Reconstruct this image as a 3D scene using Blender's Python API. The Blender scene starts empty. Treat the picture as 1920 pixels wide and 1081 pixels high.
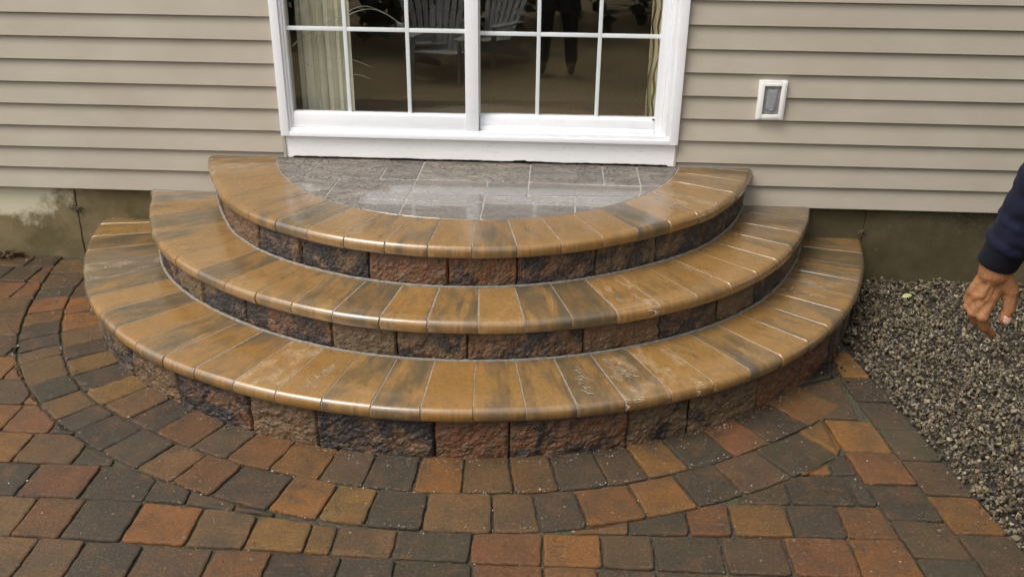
import bpy, bmesh, math, random
from mathutils import Vector, Matrix, noise
R = math.radians
scene = bpy.context.scene
C = scene.collection

# ------------------------------------------------------------------ camera
cam_data = bpy.data.cameras.new("camera")
cam_data.sensor_width = 36.0
cam_data.lens = 1729.17 / 1920 * 36.0
cam_data.clip_start = 0.05
cam_data.clip_end = 500
cam = bpy.data.objects.new("camera", cam_data)
C.objects.link(cam)
rt = Vector((0.99874501, 0.04890407, 0.01080758))
up = Vector((-0.03062258, 0.42551499, 0.90443311))
fw = Vector((-0.03963168, 0.90362901, -0.42647854))
cam.matrix_world = Matrix(((rt.x, up.x, -fw.x, 0.19242), (rt.y, up.y, -fw.y, -4.58972),
                           (rt.z, up.z, -fw.z, 2.05364), (0, 0, 0, 1)))
scene.camera = cam

# ------------------------------------------------------------------ world and light (overcast)
SUN_EL, SUN_AZ = R(58), R(238)
world = bpy.data.worlds.new("World")
scene.world = world
world.use_nodes = True
wn, wl = world.node_tree.nodes, world.node_tree.links
wn.clear()
sky = wn.new('ShaderNodeTexSky')
sky.sky_type = 'NISHITA'
sky.sun_disc = False
sky.sun_elevation = SUN_EL
sky.sun_rotation = SUN_AZ
sky.air_density = 1.0
sky.dust_density = 4.0
sky.ozone_density = 1.0
hs = wn.new('ShaderNodeHueSaturation')
hs.inputs['Saturation'].default_value = 0.18
bg = wn.new('ShaderNodeBackground')
bg.inputs['Strength'].default_value = 0.15
wo = wn.new('ShaderNodeOutputWorld')
wl.new(sky.outputs[0], hs.inputs['Color'])
wl.new(hs.outputs[0], bg.inputs['Color'])
wl.new(bg.outputs[0], wo.inputs['Surface'])

sun_d = bpy.data.lights.new("sun", 'SUN')
sun_d.energy = 1.0
sun_d.angle = R(32)
sun_d.color = (1.0, 0.93, 0.82)
sun = bpy.data.objects.new("sun", sun_d)
C.objects.link(sun)
# the sun stands behind the camera, high and to the left
sdir = Vector((math.sin(SUN_AZ) * math.cos(SUN_EL), math.cos(SUN_AZ) * math.cos(SUN_EL), math.sin(SUN_EL)))
sun.rotation_euler = sdir.to_track_quat('Z', 'Y').to_euler()
sun.location = sdir * 20

scene.view_settings.view_transform = 'Standard'
scene.view_settings.look = 'None'
scene.view_settings.gamma = 1.0
scene.view_settings.exposure = 0.84

# ------------------------------------------------------------------ material helper
class NT:
    """small wrapper round a node tree"""
    def __init__(s, name):
        s.m = bpy.data.materials.new(name)
        s.m.use_nodes = True
        s.t = s.m.node_tree
        s.t.nodes.clear()
        s.out = s.t.nodes.new('ShaderNodeOutputMaterial')
        s.b = s.t.nodes.new('ShaderNodeBsdfPrincipled')
        s.t.links.new(s.b.outputs[0], s.out.inputs[0])
        s._co = None
    def n(s, ty, ins=None, **kw):
        nd = s.t.nodes.new(ty)
        for k, v in kw.items():
            setattr(nd, k, v)
        for k, v in (ins or {}).items():
            s.put(nd.inputs[k], v)
        return nd
    def put(s, sock, v):
        if isinstance(v, bpy.types.NodeSocket):
            s.t.links.new(v, sock)
        elif isinstance(v, (tuple, list)) and len(v) == 3 and sock.type == 'RGBA':
            sock.default_value = (*v, 1)
        else:
            sock.default_value = v
    def co(s):
        if s._co is None:
            s._co = s.n('ShaderNodeTexCoord').outputs['Object']
        return s._co
    def attr(s, name, out='Color'):
        return s.n('ShaderNodeAttribute', attribute_name=name).outputs[out]
    def mapv(s, vec, scale=(1, 1, 1), loc=(0, 0, 0), rot=(0, 0, 0)):
        return s.n('ShaderNodeMapping', {'Vector': vec, 'Scale': scale, 'Location': loc, 'Rotation': rot}).outputs[0]
    def noise(s, vec=None, scale=5., detail=4., rough=.55, dist=0., out='Fac'):
        return s.n('ShaderNodeTexNoise', {'Vector': vec or s.co(), 'Scale': scale, 'Detail': detail,
                                          'Roughness': rough, 'Distortion': dist}).outputs[out]
    def voro(s, vec=None, scale=5., feature='F1', out='Distance'):
        return s.n('ShaderNodeTexVoronoi', {'Vector': vec or s.co(), 'Scale': scale}, feature=feature).outputs[out]
    def ramp(s, fac, stops, interp='LINEAR'):
        nd = s.n('ShaderNodeValToRGB', {'Fac': fac})
        cr = nd.color_ramp
        cr.interpolation = interp
        while len(cr.elements) < len(stops):
            cr.elements.new(0.5)
        for e, (p, c) in zip(cr.elements, stops):
            e.position = p
            e.color = (*c, 1) if isinstance(c, tuple) else (c, c, c, 1)
        return nd.outputs[0]
    def mix(s, fac, a, b, blend='MIX'):
        nd = s.n('ShaderNodeMix', data_type='RGBA', blend_type=blend)
        s.put(nd.inputs[0], fac)
        s.put(nd.inputs[6], a if not isinstance(a, float) else (a, a, a))
        s.put(nd.inputs[7], b if not isinstance(b, float) else (b, b, b))
        return nd.outputs[2]
    def math(s, op, a, b=0.0, c=0.0, clamp=False):
        nd = s.n('ShaderNodeMath', operation=op, use_clamp=clamp)
        s.put(nd.inputs[0], a); s.put(nd.inputs[1], b); s.put(nd.inputs[2], c)
        return nd.outputs[0]
    def sep(s, v):
        return s.n('ShaderNodeSeparateXYZ', {0: v}).outputs
    def bump(s, h, strength=.5, dist=.005, normal=None):
        ins = {'Height': h, 'Strength': strength, 'Distance': dist}
        if normal is not None:
            ins['Normal'] = normal
        return s.n('ShaderNodeBump', ins).outputs[0]
    def set(s, **kw):
        names = dict(col='Base Color', rough='Roughness', spec='Specular IOR Level', normal='Normal', metal='Metallic',
                     coat='Coat Weight', coatr='Coat Roughness', coatn='Coat Normal', sheen='Sheen Weight', sss='Subsurface Weight')
        for k, v in kw.items():
            s.put(s.b.inputs[names[k]], v)
        return s.m

def simple(name, col, rough=.6, var=.12, scale=20., bumpd=.0006, spec=.5, **kw):
    t = NT(name)
    nz = t.noise(scale=scale, detail=5)
    dark = tuple(c * (1 - var) for c in col)
    lite = tuple(min(1, c * (1 + var)) for c in col)
    c = t.mix(t.ramp(nz, [(.3, 0.), (.7, 1.)]), dark, lite)
    t.set(col=c, rough=rough, spec=spec, normal=t.bump(t.noise(scale=scale * 6, detail=3), .5, bumpd), **kw)
    return t.m

# ---- materials
def mat_siding():
    t = NT("vinyl_siding")
    co = t.co()
    g = t.noise(t.mapv(co, (1.2, 1, 30)), 6, 5, .6)           # faint wood grain along the boards
    blot = t.noise(t.mapv(co, (1, 1, 1.6)), 2.2, 4, .6)
    c = t.mix(t.ramp(blot, [(.3, 0.), (.72, 1.)]), (.368, .320, .250), (.425, .378, .303))
    dirt = t.ramp(t.noise(t.mapv(co, (1, 1, 1)), 34, 6, .7), [(.66, 0.), (.80, 1.)])
    c = t.mix(t.math('MULTIPLY', dirt, .22), c, (.22, .18, .13))
    spk = t.ramp(t.voro(scale=9), [(.0, 1.), (.022, 0.)])
    c = t.mix(t.math('MULTIPLY', spk, .55), c, (.10, .08, .06))
    return t.set(col=c, rough=.55, spec=.4, normal=t.bump(g, .35, .0016))

def mat_foundation():
    t = NT("stained_concrete")
    co = t.co()
    x, y, z = t.sep(co)
    n1 = t.noise(scale=3.2, detail=7, rough=.68)
    n2 = t.noise(scale=14, detail=6, rough=.65)
    c = t.mix(t.ramp(n1, [(.34, 0.), (.66, 1.)]), (.085, .062, .024), (.22, .170, .088))
    c = t.mix(t.math('MULTIPLY', t.ramp(n2, [(.45, 0.), (.7, 1.)]), .55), c, (.095, .082, .034))
    # pale lime bloom high on the left-hand end and a band under the boards on the right
    left = t.math('MULTIPLY', t.ramp(x, [(-.0, 0.), (1., 1.)]), 0.)
    lx = t.n('ShaderNodeMapRange', {'Value': x, 'From Min': -2.30, 'From Max': -2.72, 'To Min': 0, 'To Max': 1}).outputs[0]
    hz = t.n('ShaderNodeMapRange', {'Value': z, 'From Min': .14, 'From Max': .36, 'To Min': 0, 'To Max': 1}).outputs[0]
    bl = t.math('ADD', t.math('MULTIPLY', lx, hz), t.math('MULTIPLY', t.math('SUBTRACT', n2, .5), 1.3))
    c = t.mix(t.ramp(bl, [(.18, 0.), (.55, 1.)]), c, (.58, .53, .38))
    rx = t.n('ShaderNodeMapRange', {'Value': x, 'From Min': 1.95, 'From Max': 2.2, 'To Min': 0, 'To Max': 1}).outputs[0]
    rz = t.n('ShaderNodeMapRange', {'Value': z, 'From Min': .28, 'From Max': .40, 'To Min': 0, 'To Max': 1}).outputs[0]
    sp = t.math('MULTIPLY', t.math('MULTIPLY', rx, rz), t.ramp(t.noise(scale=46, detail=5, rough=.7), [(.50, 0.), (.60, 1.)]))
    c = t.mix(t.math('MULTIPLY', sp, .7), c, (.34, .29, .19))
    # the right-hand stretch is darker
    dx = t.n('ShaderNodeMapRange', {'Value': x, 'From Min': .5, 'From Max': 1.5, 'To Min': 0, 'To Max': .55}).outputs[0]
    c = t.mix(dx, c, (.040, .032, .017))
    return t.set(col=c, rough=.75, spec=.35, normal=t.bump(t.noise(scale=40, detail=6, rough=.7), .5, .003))

def mat_white(name="white_vinyl", col=(.86, .87, .89), grime=.10, rough=.38):
    t = NT(name)
    n1 = t.noise(scale=7, detail=6, rough=.7)
    c = t.mix(t.math('MULTIPLY', t.ramp(n1, [(.5, 0.), (.8, 1.)]), grime * 2), col, (.55, .52, .46))
    return t.set(col=c, rough=rough, spec=.5, normal=t.bump(t.noise(scale=60, detail=3), .2, .0006))

def mat_board():
    t = NT("weathered_white_paint")
    co = t.co()
    st = t.noise(t.mapv(co, (2.2, 1, 26)), 6, 6, .7)
    c = t.mix(t.ramp(st, [(.60, 0.), (.66, 1.)]), (.88, .87, .84), (.62, .57, .50))
    ch = t.noise(t.mapv(co, (1, 1, 3.)), 15, 6, .72)
    c = t.mix(t.ramp(ch, [(.70, 0.), (.72, 1.)]), c, (.20, .16, .12))
    return t.set(col=c, rough=.55, normal=t.bump(st, .5, .0025))

def mat_cap():
    """cast bullnose coping: ochre, tan and charcoal streaked along each stone, wet"""
    t = NT("wet_coping_stone")
    uv = t.n('ShaderNodeUVMap', uv_map='UVMap').outputs[0]
    at = t.n('ShaderNodeAttribute', attribute_name='tone')
    r, g, b = t.sep(at.outputs['Vector'])
    off = t.n('ShaderNodeVectorMath', {0: at.outputs['Vector'], 1: (37., 91., 53.)}, operation='MULTIPLY').outputs[0]
    pv = t.n('ShaderNodeVectorMath', {0: uv, 1: off}, operation='ADD').outputs[0]
    streak = t.noise(t.mapv(pv, (2.6, 8.5, 1.)), 1.5, 7, .64, .5)
    fine = t.noise(t.mapv(pv, (26, 70, 1.)), 1.5, 5, .7)
    cloud = t.noise(t.mapv(pv, (9, 16, 1.)), 1., 5, .65)
    c = t.mix(r, (.270, .134, .032), (.305, .172, .060))
    c = t.mix(t.ramp(cloud, [(.35, 0.), (.7, .8)]), c, (.205, .120, .040))
    c = t.mix(t.math('MULTIPLY', t.ramp(fine, [(.30, 1.), (.56, 0.)]), .6), c, (.10, .060, .026))
    th = t.math('ADD', streak, t.math('MULTIPLY', t.math('SUBTRACT', g, .5), .42))
    dk = t.ramp(th, [(.47, 0.), (.58, .45), (.70, .86)])
    c = t.mix(dk, c, (.075, .062, .040))
    # pale scuffs left by the mason on a few of the stones
    wv = t.n('ShaderNodeTexWave', {'Vector': t.mapv(pv, (60, 9, 1.), rot=(0, 0, .5)), 'Scale': 1.3, 'Distortion': 9., 'Detail': 3., 'Detail Scale': 1.4}).outputs['Fac']
    ux, uy, uz = t.sep(uv)
    band = t.ramp(t.noise(t.mapv(pv, (7, 13, 1.)), 1.3, 2), [(.50, 0.), (.60, 1.)])
    sc = t.math('MULTIPLY', t.math('MULTIPLY', t.ramp(wv, [(.90, 0.), (.97, 1.)]), b), band)
    c = t.mix(t.math('MULTIPLY', sc, .8), c, (.66, .56, .42))
    pit = t.voro(t.mapv(pv, (150, 150, 1)), 1.)
    pits = t.ramp(pit, [(.10, 0.), (.26, 1.)])
    pn = t.ramp(t.noise(t.mapv(pv, (14, 14, 1)), 1., 2), [(.5, 1.), (.62, 0.)])
    ph = t.math('MAXIMUM', pits, pn)
    c = t.mix(t.math('SUBTRACT', 1., ph), c, (.08, .06, .04))
    rg = t.ramp(t.noise(scale=6, detail=4), [(.35, .22), (.7, .40)])
    h = t.math('ADD', t.math('MULTIPLY', fine, .5), t.math('MULTIPLY', cloud, 1.4))
    nrm = t.bump(h, .35, .0018)
    nrm2 = t.bump(ph, .5, .0008, nrm)
    return t.set(col=c, rough=rg, spec=.5, normal=nrm2, coat=t.ramp(t.noise(scale=3.2, detail=3), [(.32, .45), (.62, 1.)]), coatr=.13,
                 coatn=t.bump(ph, .35, .0006, t.bump(t.math('ADD', t.noise(scale=9, detail=3), t.math('MULTIPLY', fine, .35)), .3, .003)))

def mat_grout(name, col):
    t = NT(name)
    n1 = t.noise(scale=55, detail=6, rough=.7)
    c = t.mix(t.ramp(n1, [(.35, 0.), (.65, 1.)]), tuple(v * .5 for v in col), col)
    return t.set(col=c, rough=.75, normal=t.bump(n1, .8, .003))

def mat_riser():
    t = NT("split_face_block")
    at = t.n('ShaderNodeAttribute', attribute_name='tone')
    r, g, b = t.sep(at.outputs['Vector'])
    off = t.n('ShaderNodeVectorMath', {0: at.outputs['Vector'], 1: (7., 9., 5.)}, operation='MULTIPLY').outputs[0]
    pv = t.n('ShaderNodeVectorMath', {0: t.co(), 1: off}, operation='ADD').outputs[0]
    n1 = t.noise(pv, 6.5, 7, .66, .8)
    n2 = t.noise(pv, 90, 5, .7)
    n3 = t.noise(pv, 24, 5, .6)
    c = t.mix(r, (.170, .062, .026), (.155, .100, .050))
    c = t.mix(t.ramp(n3, [(.4, 0.), (.62, .85)]), c, (.095, .066, .034))
    dk = t.ramp(t.math('ADD', n1, t.math('MULTIPLY', t.math('SUBTRACT', g, .5), .33)), [(.515, 0.), (.575, .8), (.64, 1.)])
    c = t.mix(t.math('MULTIPLY', dk, .93), c, (.017, .016, .019))
    c = t.mix(t.ramp(n2, [(.30, .65), (.46, 0.)]), c, (.03, .022, .015))
    sp = t.ramp(t.voro(scale=170), [(.10, 1.), (.27, 0.)])
    sp = t.math('MULTIPLY', sp, t.ramp(t.noise(scale=23, detail=3), [(.46, 0.), (.6, 1.)]))
    c = t.mix(t.math('MULTIPLY', sp, .8), c, (.50, .42, .32))
    return t.set(col=c, rough=t.ramp(n3, [(.3, .35), (.7, .6)]), spec=.55, normal=t.bump(n2, 1., .006))

def mat_flag():
    t = NT("wet_slate_flag")
    at = t.n('ShaderNodeAttribute', attribute_name='tone')
    r, g, b = t.sep(at.outputs['Vector'])
    off = t.n('ShaderNodeVectorMath', {0: at.outputs['Vector'], 1: (7., 9., 5.)}, operation='MULTIPLY').outputs[0]
    pv = t.n('ShaderNodeVectorMath', {0: t.co(), 1: off}, operation='ADD').outputs[0]
    n1 = t.noise(t.mapv(pv, (1., 2.4, 1), rot=(0, 0, .35)), 5.5, 6, .6, 1.0)
    led = t.ramp(n1, [(.30, 0.), (.36, .18), (.43, .24), (.455, .48), (.53, .52), (.56, .78), (.66, .84), (.69, 1.)])
    n2 = t.noise(pv, 60, 5, .7)
    c = t.mix(r, (.165, .139, .115), (.25, .209, .165))
    c = t.mix(t.ramp(n1, [(.35, .5), (.6, 0.)]), c, (.115, .112, .112))
    c = t.mix(t.math('MULTIPLY', t.ramp(n2, [(.35, 1.), (.5, 0.)]), .4), c, (.06, .055, .05))
    # puddle: the front and right of the landing lies under a film of water
    x, y, z = t.sep(t.co())
    pd = t.n('ShaderNodeMapRange', {'Value': y, 'From Min': -.22, 'From Max': -.42, 'To Min': 0, 'To Max': 1}).outputs[0]
    px = t.n('ShaderNodeMapRange', {'Value': x, 'From Min': -.75, 'From Max': -.35, 'To Min': -.6, 'To Max': .25}).outputs[0]
    pu = t.math('ADD', t.math('ADD', pd, px), t.math('MULTIPLY', t.math('SUBTRACT', t.noise(scale=4.5, detail=4), .5), 1.5))
    pud = t.ramp(pu, [(.50, 0.), (.68, 1.)])
    h = t.math('ADD', led, t.math('MULTIPLY', n2, .12))
    st = t.math('SUBTRACT', 1.0, t.math('MULTIPLY', pud, .86))
    nrm = t.n('ShaderNodeBump', {'Height': h, 'Strength': st, 'Distance': .026}).outputs[0]
    rough = t.math('SUBTRACT', t.ramp(n2, [(.3, .22), (.7, .42)]), t.math('MULTIPLY', pud, .20))
    edge = t.ramp(t.math('ABSOLUTE', t.math('SUBTRACT', n1, .445)), [(.0, .85), (.014, 0.)])
    edge2 = t.ramp(t.math('ABSOLUTE', t.math('SUBTRACT', n1, .545)), [(.0, .8), (.012, 0.)])
    c = t.mix(t.math('MAXIMUM', edge, edge2), c, (.035, .032, .03))
    c = t.mix(t.math('MULTIPLY', pud, .2), c, (.14, .125, .11))
    return t.set(col=c, rough=rough, spec=.6, normal=nrm, coat=t.math('MULTIPLY', pud, .9), coatr=.035,
                 coatn=t.bump(t.noise(scale=14, detail=2), .12, .002))

def mat_paver():
    t = NT("tumbled_paver")
    col = t.attr('tone')
    co = t.co()
    n1 = t.noise(scale=11, detail=5, rough=.62)
    n2 = t.noise(scale=85, detail=5, rough=.75)
    n3 = t.noise(scale=2.4, detail=4)
    n0 = t.noise(scale=6.5, detail=4, rough=.55, dist=.6)
    c = t.mix(t.ramp(n0, [(.46, 0.), (.68, .62)]), col, (.046, .034, .019))
    c = t.mix(t.ramp(n1, [(.34, .55), (.50, 0.)]), c, (.135, .062, .022))
    c = t.mix(t.ramp(n1, [(.52, 0.), (.72, .6)]), c, (.040, .034, .024))
    n4 = t.noise(scale=330, detail=3, rough=.8)
    c = t.mix(t.math('MULTIPLY', t.ramp(n2, [(.30, 1.), (.52, 0.)]), .65), c, (.030, .022, .014))
    c = t.mix(t.math('MULTIPLY', t.ramp(n4, [(.34, 1.), (.48, 0.)]), .6), c, (.022, .016, .010))
    c = t.mix(t.math('MULTIPLY', t.ramp(n2, [(.55, 0.), (.70, 1.)]), .6), c, (.26, .175, .095))
    c = t.mix(t.math('MULTIPLY', t.ramp(n3, [(.52, 0.), (.66, 1.)]), .25), c, (.078, .062, .026))
    # grains of sand and small pale chips lying in the surface
    v = t.voro(scale=46)
    spk = t.math('MULTIPLY', t.ramp(v, [(.045, 1.), (.09, 0.)]), t.ramp(t.noise(scale=7, detail=2), [(.44, 0.), (.56, 1.)]))
    v2 = t.voro(scale=13)
    spk = t.math('MAXIMUM', spk, t.math('MULTIPLY', t.ramp(v2, [(.05, .6), (.085, 0.)]), 1.))
    c = t.mix(t.math('MULTIPLY', spk, .75), c, (.38, .32, .25))
    rg = t.ramp(t.noise(scale=5, detail=4), [(.35, .22), (.68, .48)])
    h = t.math('ADD', t.math('ADD', n2, n4), t.math('MULTIPLY', n1, 1.0))
    return t.set(col=c, rough=rg, spec=.5, normal=t.bump(h, 1., .0045))

def mat_sand():
    t = NT("joint_sand")
    n1 = t.noise(scale=90, detail=6, rough=.75)
    n2 = t.noise(scale=3.5, detail=4)
    c = t.mix(t.ramp(n1, [(.4, 0.), (.62, 1.)]), (.012, .010, .007), (.10, .08, .055))
    c = t.mix(t.math('MULTIPLY', t.ramp(n2, [(.5, 0.), (.62, 1.)]), .55), c, (.045, .060, .015))
    return t.set(col=c, rough=.9, normal=t.bump(n1, 1., .006))

def mat_gravel():
    t = NT("crushed_stone")
    a = t.attr('tone')
    n1 = t.noise(scale=120, detail=5, rough=.7)
    c = t.mix(t.math('MULTIPLY', t.ramp(n1, [(.35, 1.), (.6, 0.)]), .5), a, (.05, .042, .032))
    return t.set(col=c, rough=t.ramp(n1, [(.3, .38), (.7, .65)]), spec=.5, normal=t.bump(n1, .6, .003))

def mat_glass():
    t = NT("window_glass")
    t.t.nodes.remove(t.b)
    ge = t.n('ShaderNodeNewGeometry').outputs
    dt = t.n('ShaderNodeVectorMath', {0: ge['Incoming'], 1: ge['Normal']}, operation='DOT_PRODUCT').outputs['Value']
    sch = t.math('POWER', t.math('SUBTRACT', 1., t.math('ABSOLUTE', dt), clamp=True), 5.)
    fr = t.math('MULTIPLY_ADD', sch, .925, .075)
    tr = t.n('ShaderNodeBsdfTransparent', {'Color': (.885, .89, .87)}).outputs[0]
    gl = t.n('ShaderNodeBsdfAnisotropic', {'Roughness': .012}).outputs[0]
    # the old pane is not perfectly flat
    t.put(gl.node.inputs['Normal'], t.bump(t.noise(scale=2.2, detail=2), .12, .004))
    mx = t.n('ShaderNodeMixShader', {0: fr, 1: tr, 2: gl}).outputs[0]
    t.t.links.new(mx, t.out.inputs[0])
    return t.m

def mat_curtain():
    t = NT("cream_curtain")
    co = t.co()
    w = t.noise(t.mapv(co, (260, 260, 260)), 1., 2)
    nb = t.noise(t.mapv(co, (16, 16, 1.2)), 1., 3)
    c = t.mix(t.ramp(nb, [(.42, 0.), (.66, 1.)]), (.92, .90, .80), (.82, .79, .62))
    m = t.set(col=c, rough=.85, spec=.2, normal=t.bump(w, .3, .001))
    return m

def mat_pattern():
    t = NT("scroll_curtain")
    co = t.co()
    wv = t.n('ShaderNodeTexWave', {'Vector': t.mapv(co, (26, 1, 22)), 'Scale': .42, 'Distortion': 7.5, 'Detail': .6, 'Detail Scale': .9}).outputs['Fac']
    m1 = t.ramp(wv, [(.70, 0.), (.80, 1.)])
    hue = t.mix(t.ramp(t.noise(scale=7, detail=2), [(.47, 0.), (.56, 1.)]), (.22, .22, .05), (.22, .085, .035))
    c = t.mix(m1, (.85, .80, .58), hue)
    return t.set(col=c, rough=.85, spec=.2)

def mat_leafy(name, a, b, rough=.6):
    t = NT(name)
    n = t.noise(scale=7, detail=4)
    return t.set(col=t.mix(t.ramp(n, [(.35, 0.), (.65, 1.)]), a, b), rough=rough)

def mat_lawn():
    t = NT("dry_lawn")
    n1 = t.noise(scale=26, detail=7, rough=.75)
    n2 = t.noise(scale=1.1, detail=5, rough=.6)
    c = t.mix(t.ramp(n1, [(.35, 0.), (.65, 1.)]), (.18, .12, .06), (.55, .41, .22))
    c = t.mix(t.math('MULTIPLY', t.ramp(n2, [(.42, 0.), (.62, 1.)]), .7), c, (.15, .13, .045))
    return t.set(col=c, rough=.9, normal=t.bump(n1, 1., .03))

def mat_skin():
    t = NT("weathered_skin")
    n1 = t.noise(scale=60, detail=5, rough=.65)
    n2 = t.noise(scale=14, detail=4)
    v = t.voro(scale=420)
    c = t.mix(t.ramp(n2, [(.35, 0.), (.65, 1.)]), (.215, .090, .035), (.30, .140, .062))
    c = t.mix(t.math('MULTIPLY', t.ramp(n1, [(.3, 1.), (.5, 0.)]), .35), c, (.13, .048, .024))
    cr = t.n('ShaderNodeTexWave', {'Vector': t.mapv(t.co(), (60, 60, 190)), 'Scale': .6, 'Distortion': 7., 'Detail': 2.}).outputs['Fac']
    h = t.math('ADD', t.math('MULTIPLY', n1, 1.), t.math('MULTIPLY', cr, .25))
    return t.set(col=c, rough=.48, spec=.45, normal=t.bump(h, .7, .0022), sss=.04)

def mat_cloth(name, a, b, scale=500, rough=.9):
    t = NT(name)
    w = t.noise(scale=scale, detail=2)
    n = t.noise(scale=9, detail=4)
    c = t.mix(t.ramp(n, [(.4, 0.), (.65, 1.)]), a, b)
    return t.set(col=c, rough=rough, spec=.2, normal=t.bump(w, .5, .0012), sheen=.02)

M = dict(
    siding=mat_siding(), foundation=mat_foundation(), white=mat_white(), white2=mat_white("yellowed_white_vinyl", (.80, .79, .74), .14),
    muntin=mat_white("muntin_white", (.74, .78, .78), .05), board=mat_board(), cap=mat_cap(), riser=mat_riser(), flag=mat_flag(),
    grout=mat_grout("pale_grout", (.29, .255, .21)), bead=mat_grout("grey_mortar", (.24, .215, .18)),
    smear=mat_grout("pale_mortar", (.46, .37, .27)), flag_grout=mat_grout("flag_grout", (.42, .39, .35)), paver=mat_paver(), sand=mat_sand(), gravel=mat_gravel(), glass=mat_glass(),
    curtain=mat_curtain(), scroll=mat_pattern(), lawn=mat_lawn(), skin=mat_skin(),
    navy=mat_cloth("navy_fleece", (.0045, .0055, .015), (.009, .010, .028)), cuff=mat_cloth("navy_rib", (.004, .0045, .009), (.006, .007, .014)),
    denim=mat_cloth("dark_denim", (.012, .016, .028), (.03, .036, .055)), hair=mat_cloth("dark_hair", (.012, .009, .007), (.03, .02, .015)),
    grey=simple("grey_plastic", (.27, .27, .275), .45, .12, 60), darkgap=simple("dark_gap", (.012, .010, .008), .9),
    nail=simple("fingernail", (.42, .25, .19), .3, .05, 50, .0002), sole=simple("black_rubber", (.015, .015, .015), .7),
    soil=simple("dark_soil", (.030, .024, .017), .9, .4, 30, .006), carpet=simple("tan_carpet", (.40, .29, .17), .95, .3, 80, .003),
    wall=simple("room_paint", (.16, .14, .11), .8), twig=simple("pale_reflection", (.62, .60, .54), .6, .15, 30),  # last entry: pale colour standing for curved reflections in the glass
    bush=mat_leafy("shadowy_leaf", (.010, .014, .006), (.03, .038, .014)), leaf=mat_leafy("weed_leaf", (.10, .17, .02), (.17, .25, .05)),
    dead=mat_leafy("dead_leaf", (.05, .028, .014), (.13, .075, .035)), chair=mat_white("dimmed_chair_white", (.50, .50, .49), .08, .5),  # chair white lowered in colour to make the mirrored chairs fainter
    bark=simple("dark_bark", (.03, .024, .018), .9, .3, 14, .01), joint=simple("black_joint", (.012, .011, .010), .8, .3, 30),
    roof=simple("asphalt_shingle", (.07, .065, .06), .9, .3, 40), metal=simple("rusty_tie", (.10, .065, .035), .7, .4, 60),
    straw=simple("dry_straw", (.42, .31, .16), .7, .2, 60), fresh=mat_leafy("pale_fallen_leaf", (.35, .36, .16), (.5, .5, .26)),
)

# ------------------------------------------------------------------ mesh helpers
def link(name, me, mat=None, parent=None):
    o = bpy.data.objects.new(name, me)
    C.objects.link(o)
    if mat is not None:
        me.materials.append(mat)
    if parent is not None:
        o.parent = parent
        o.matrix_parent_inverse = parent.matrix_world.inverted() if False else Matrix.Identity(4)
    return o

def tag(o, label=None, cat=None, group=None, kind=None):
    for k, v in (('label', label), ('category', cat), ('group', group), ('kind', kind)):
        if v:
            o[k] = v
    return o

def empty(name, loc, label, cat, group=None, rz=0):
    o = bpy.data.objects.new(name, None)
    C.objects.link(o)
    o.location = loc
    o.rotation_euler.z = rz
    o.empty_display_size = .1
    return tag(o, label, cat, group)

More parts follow.
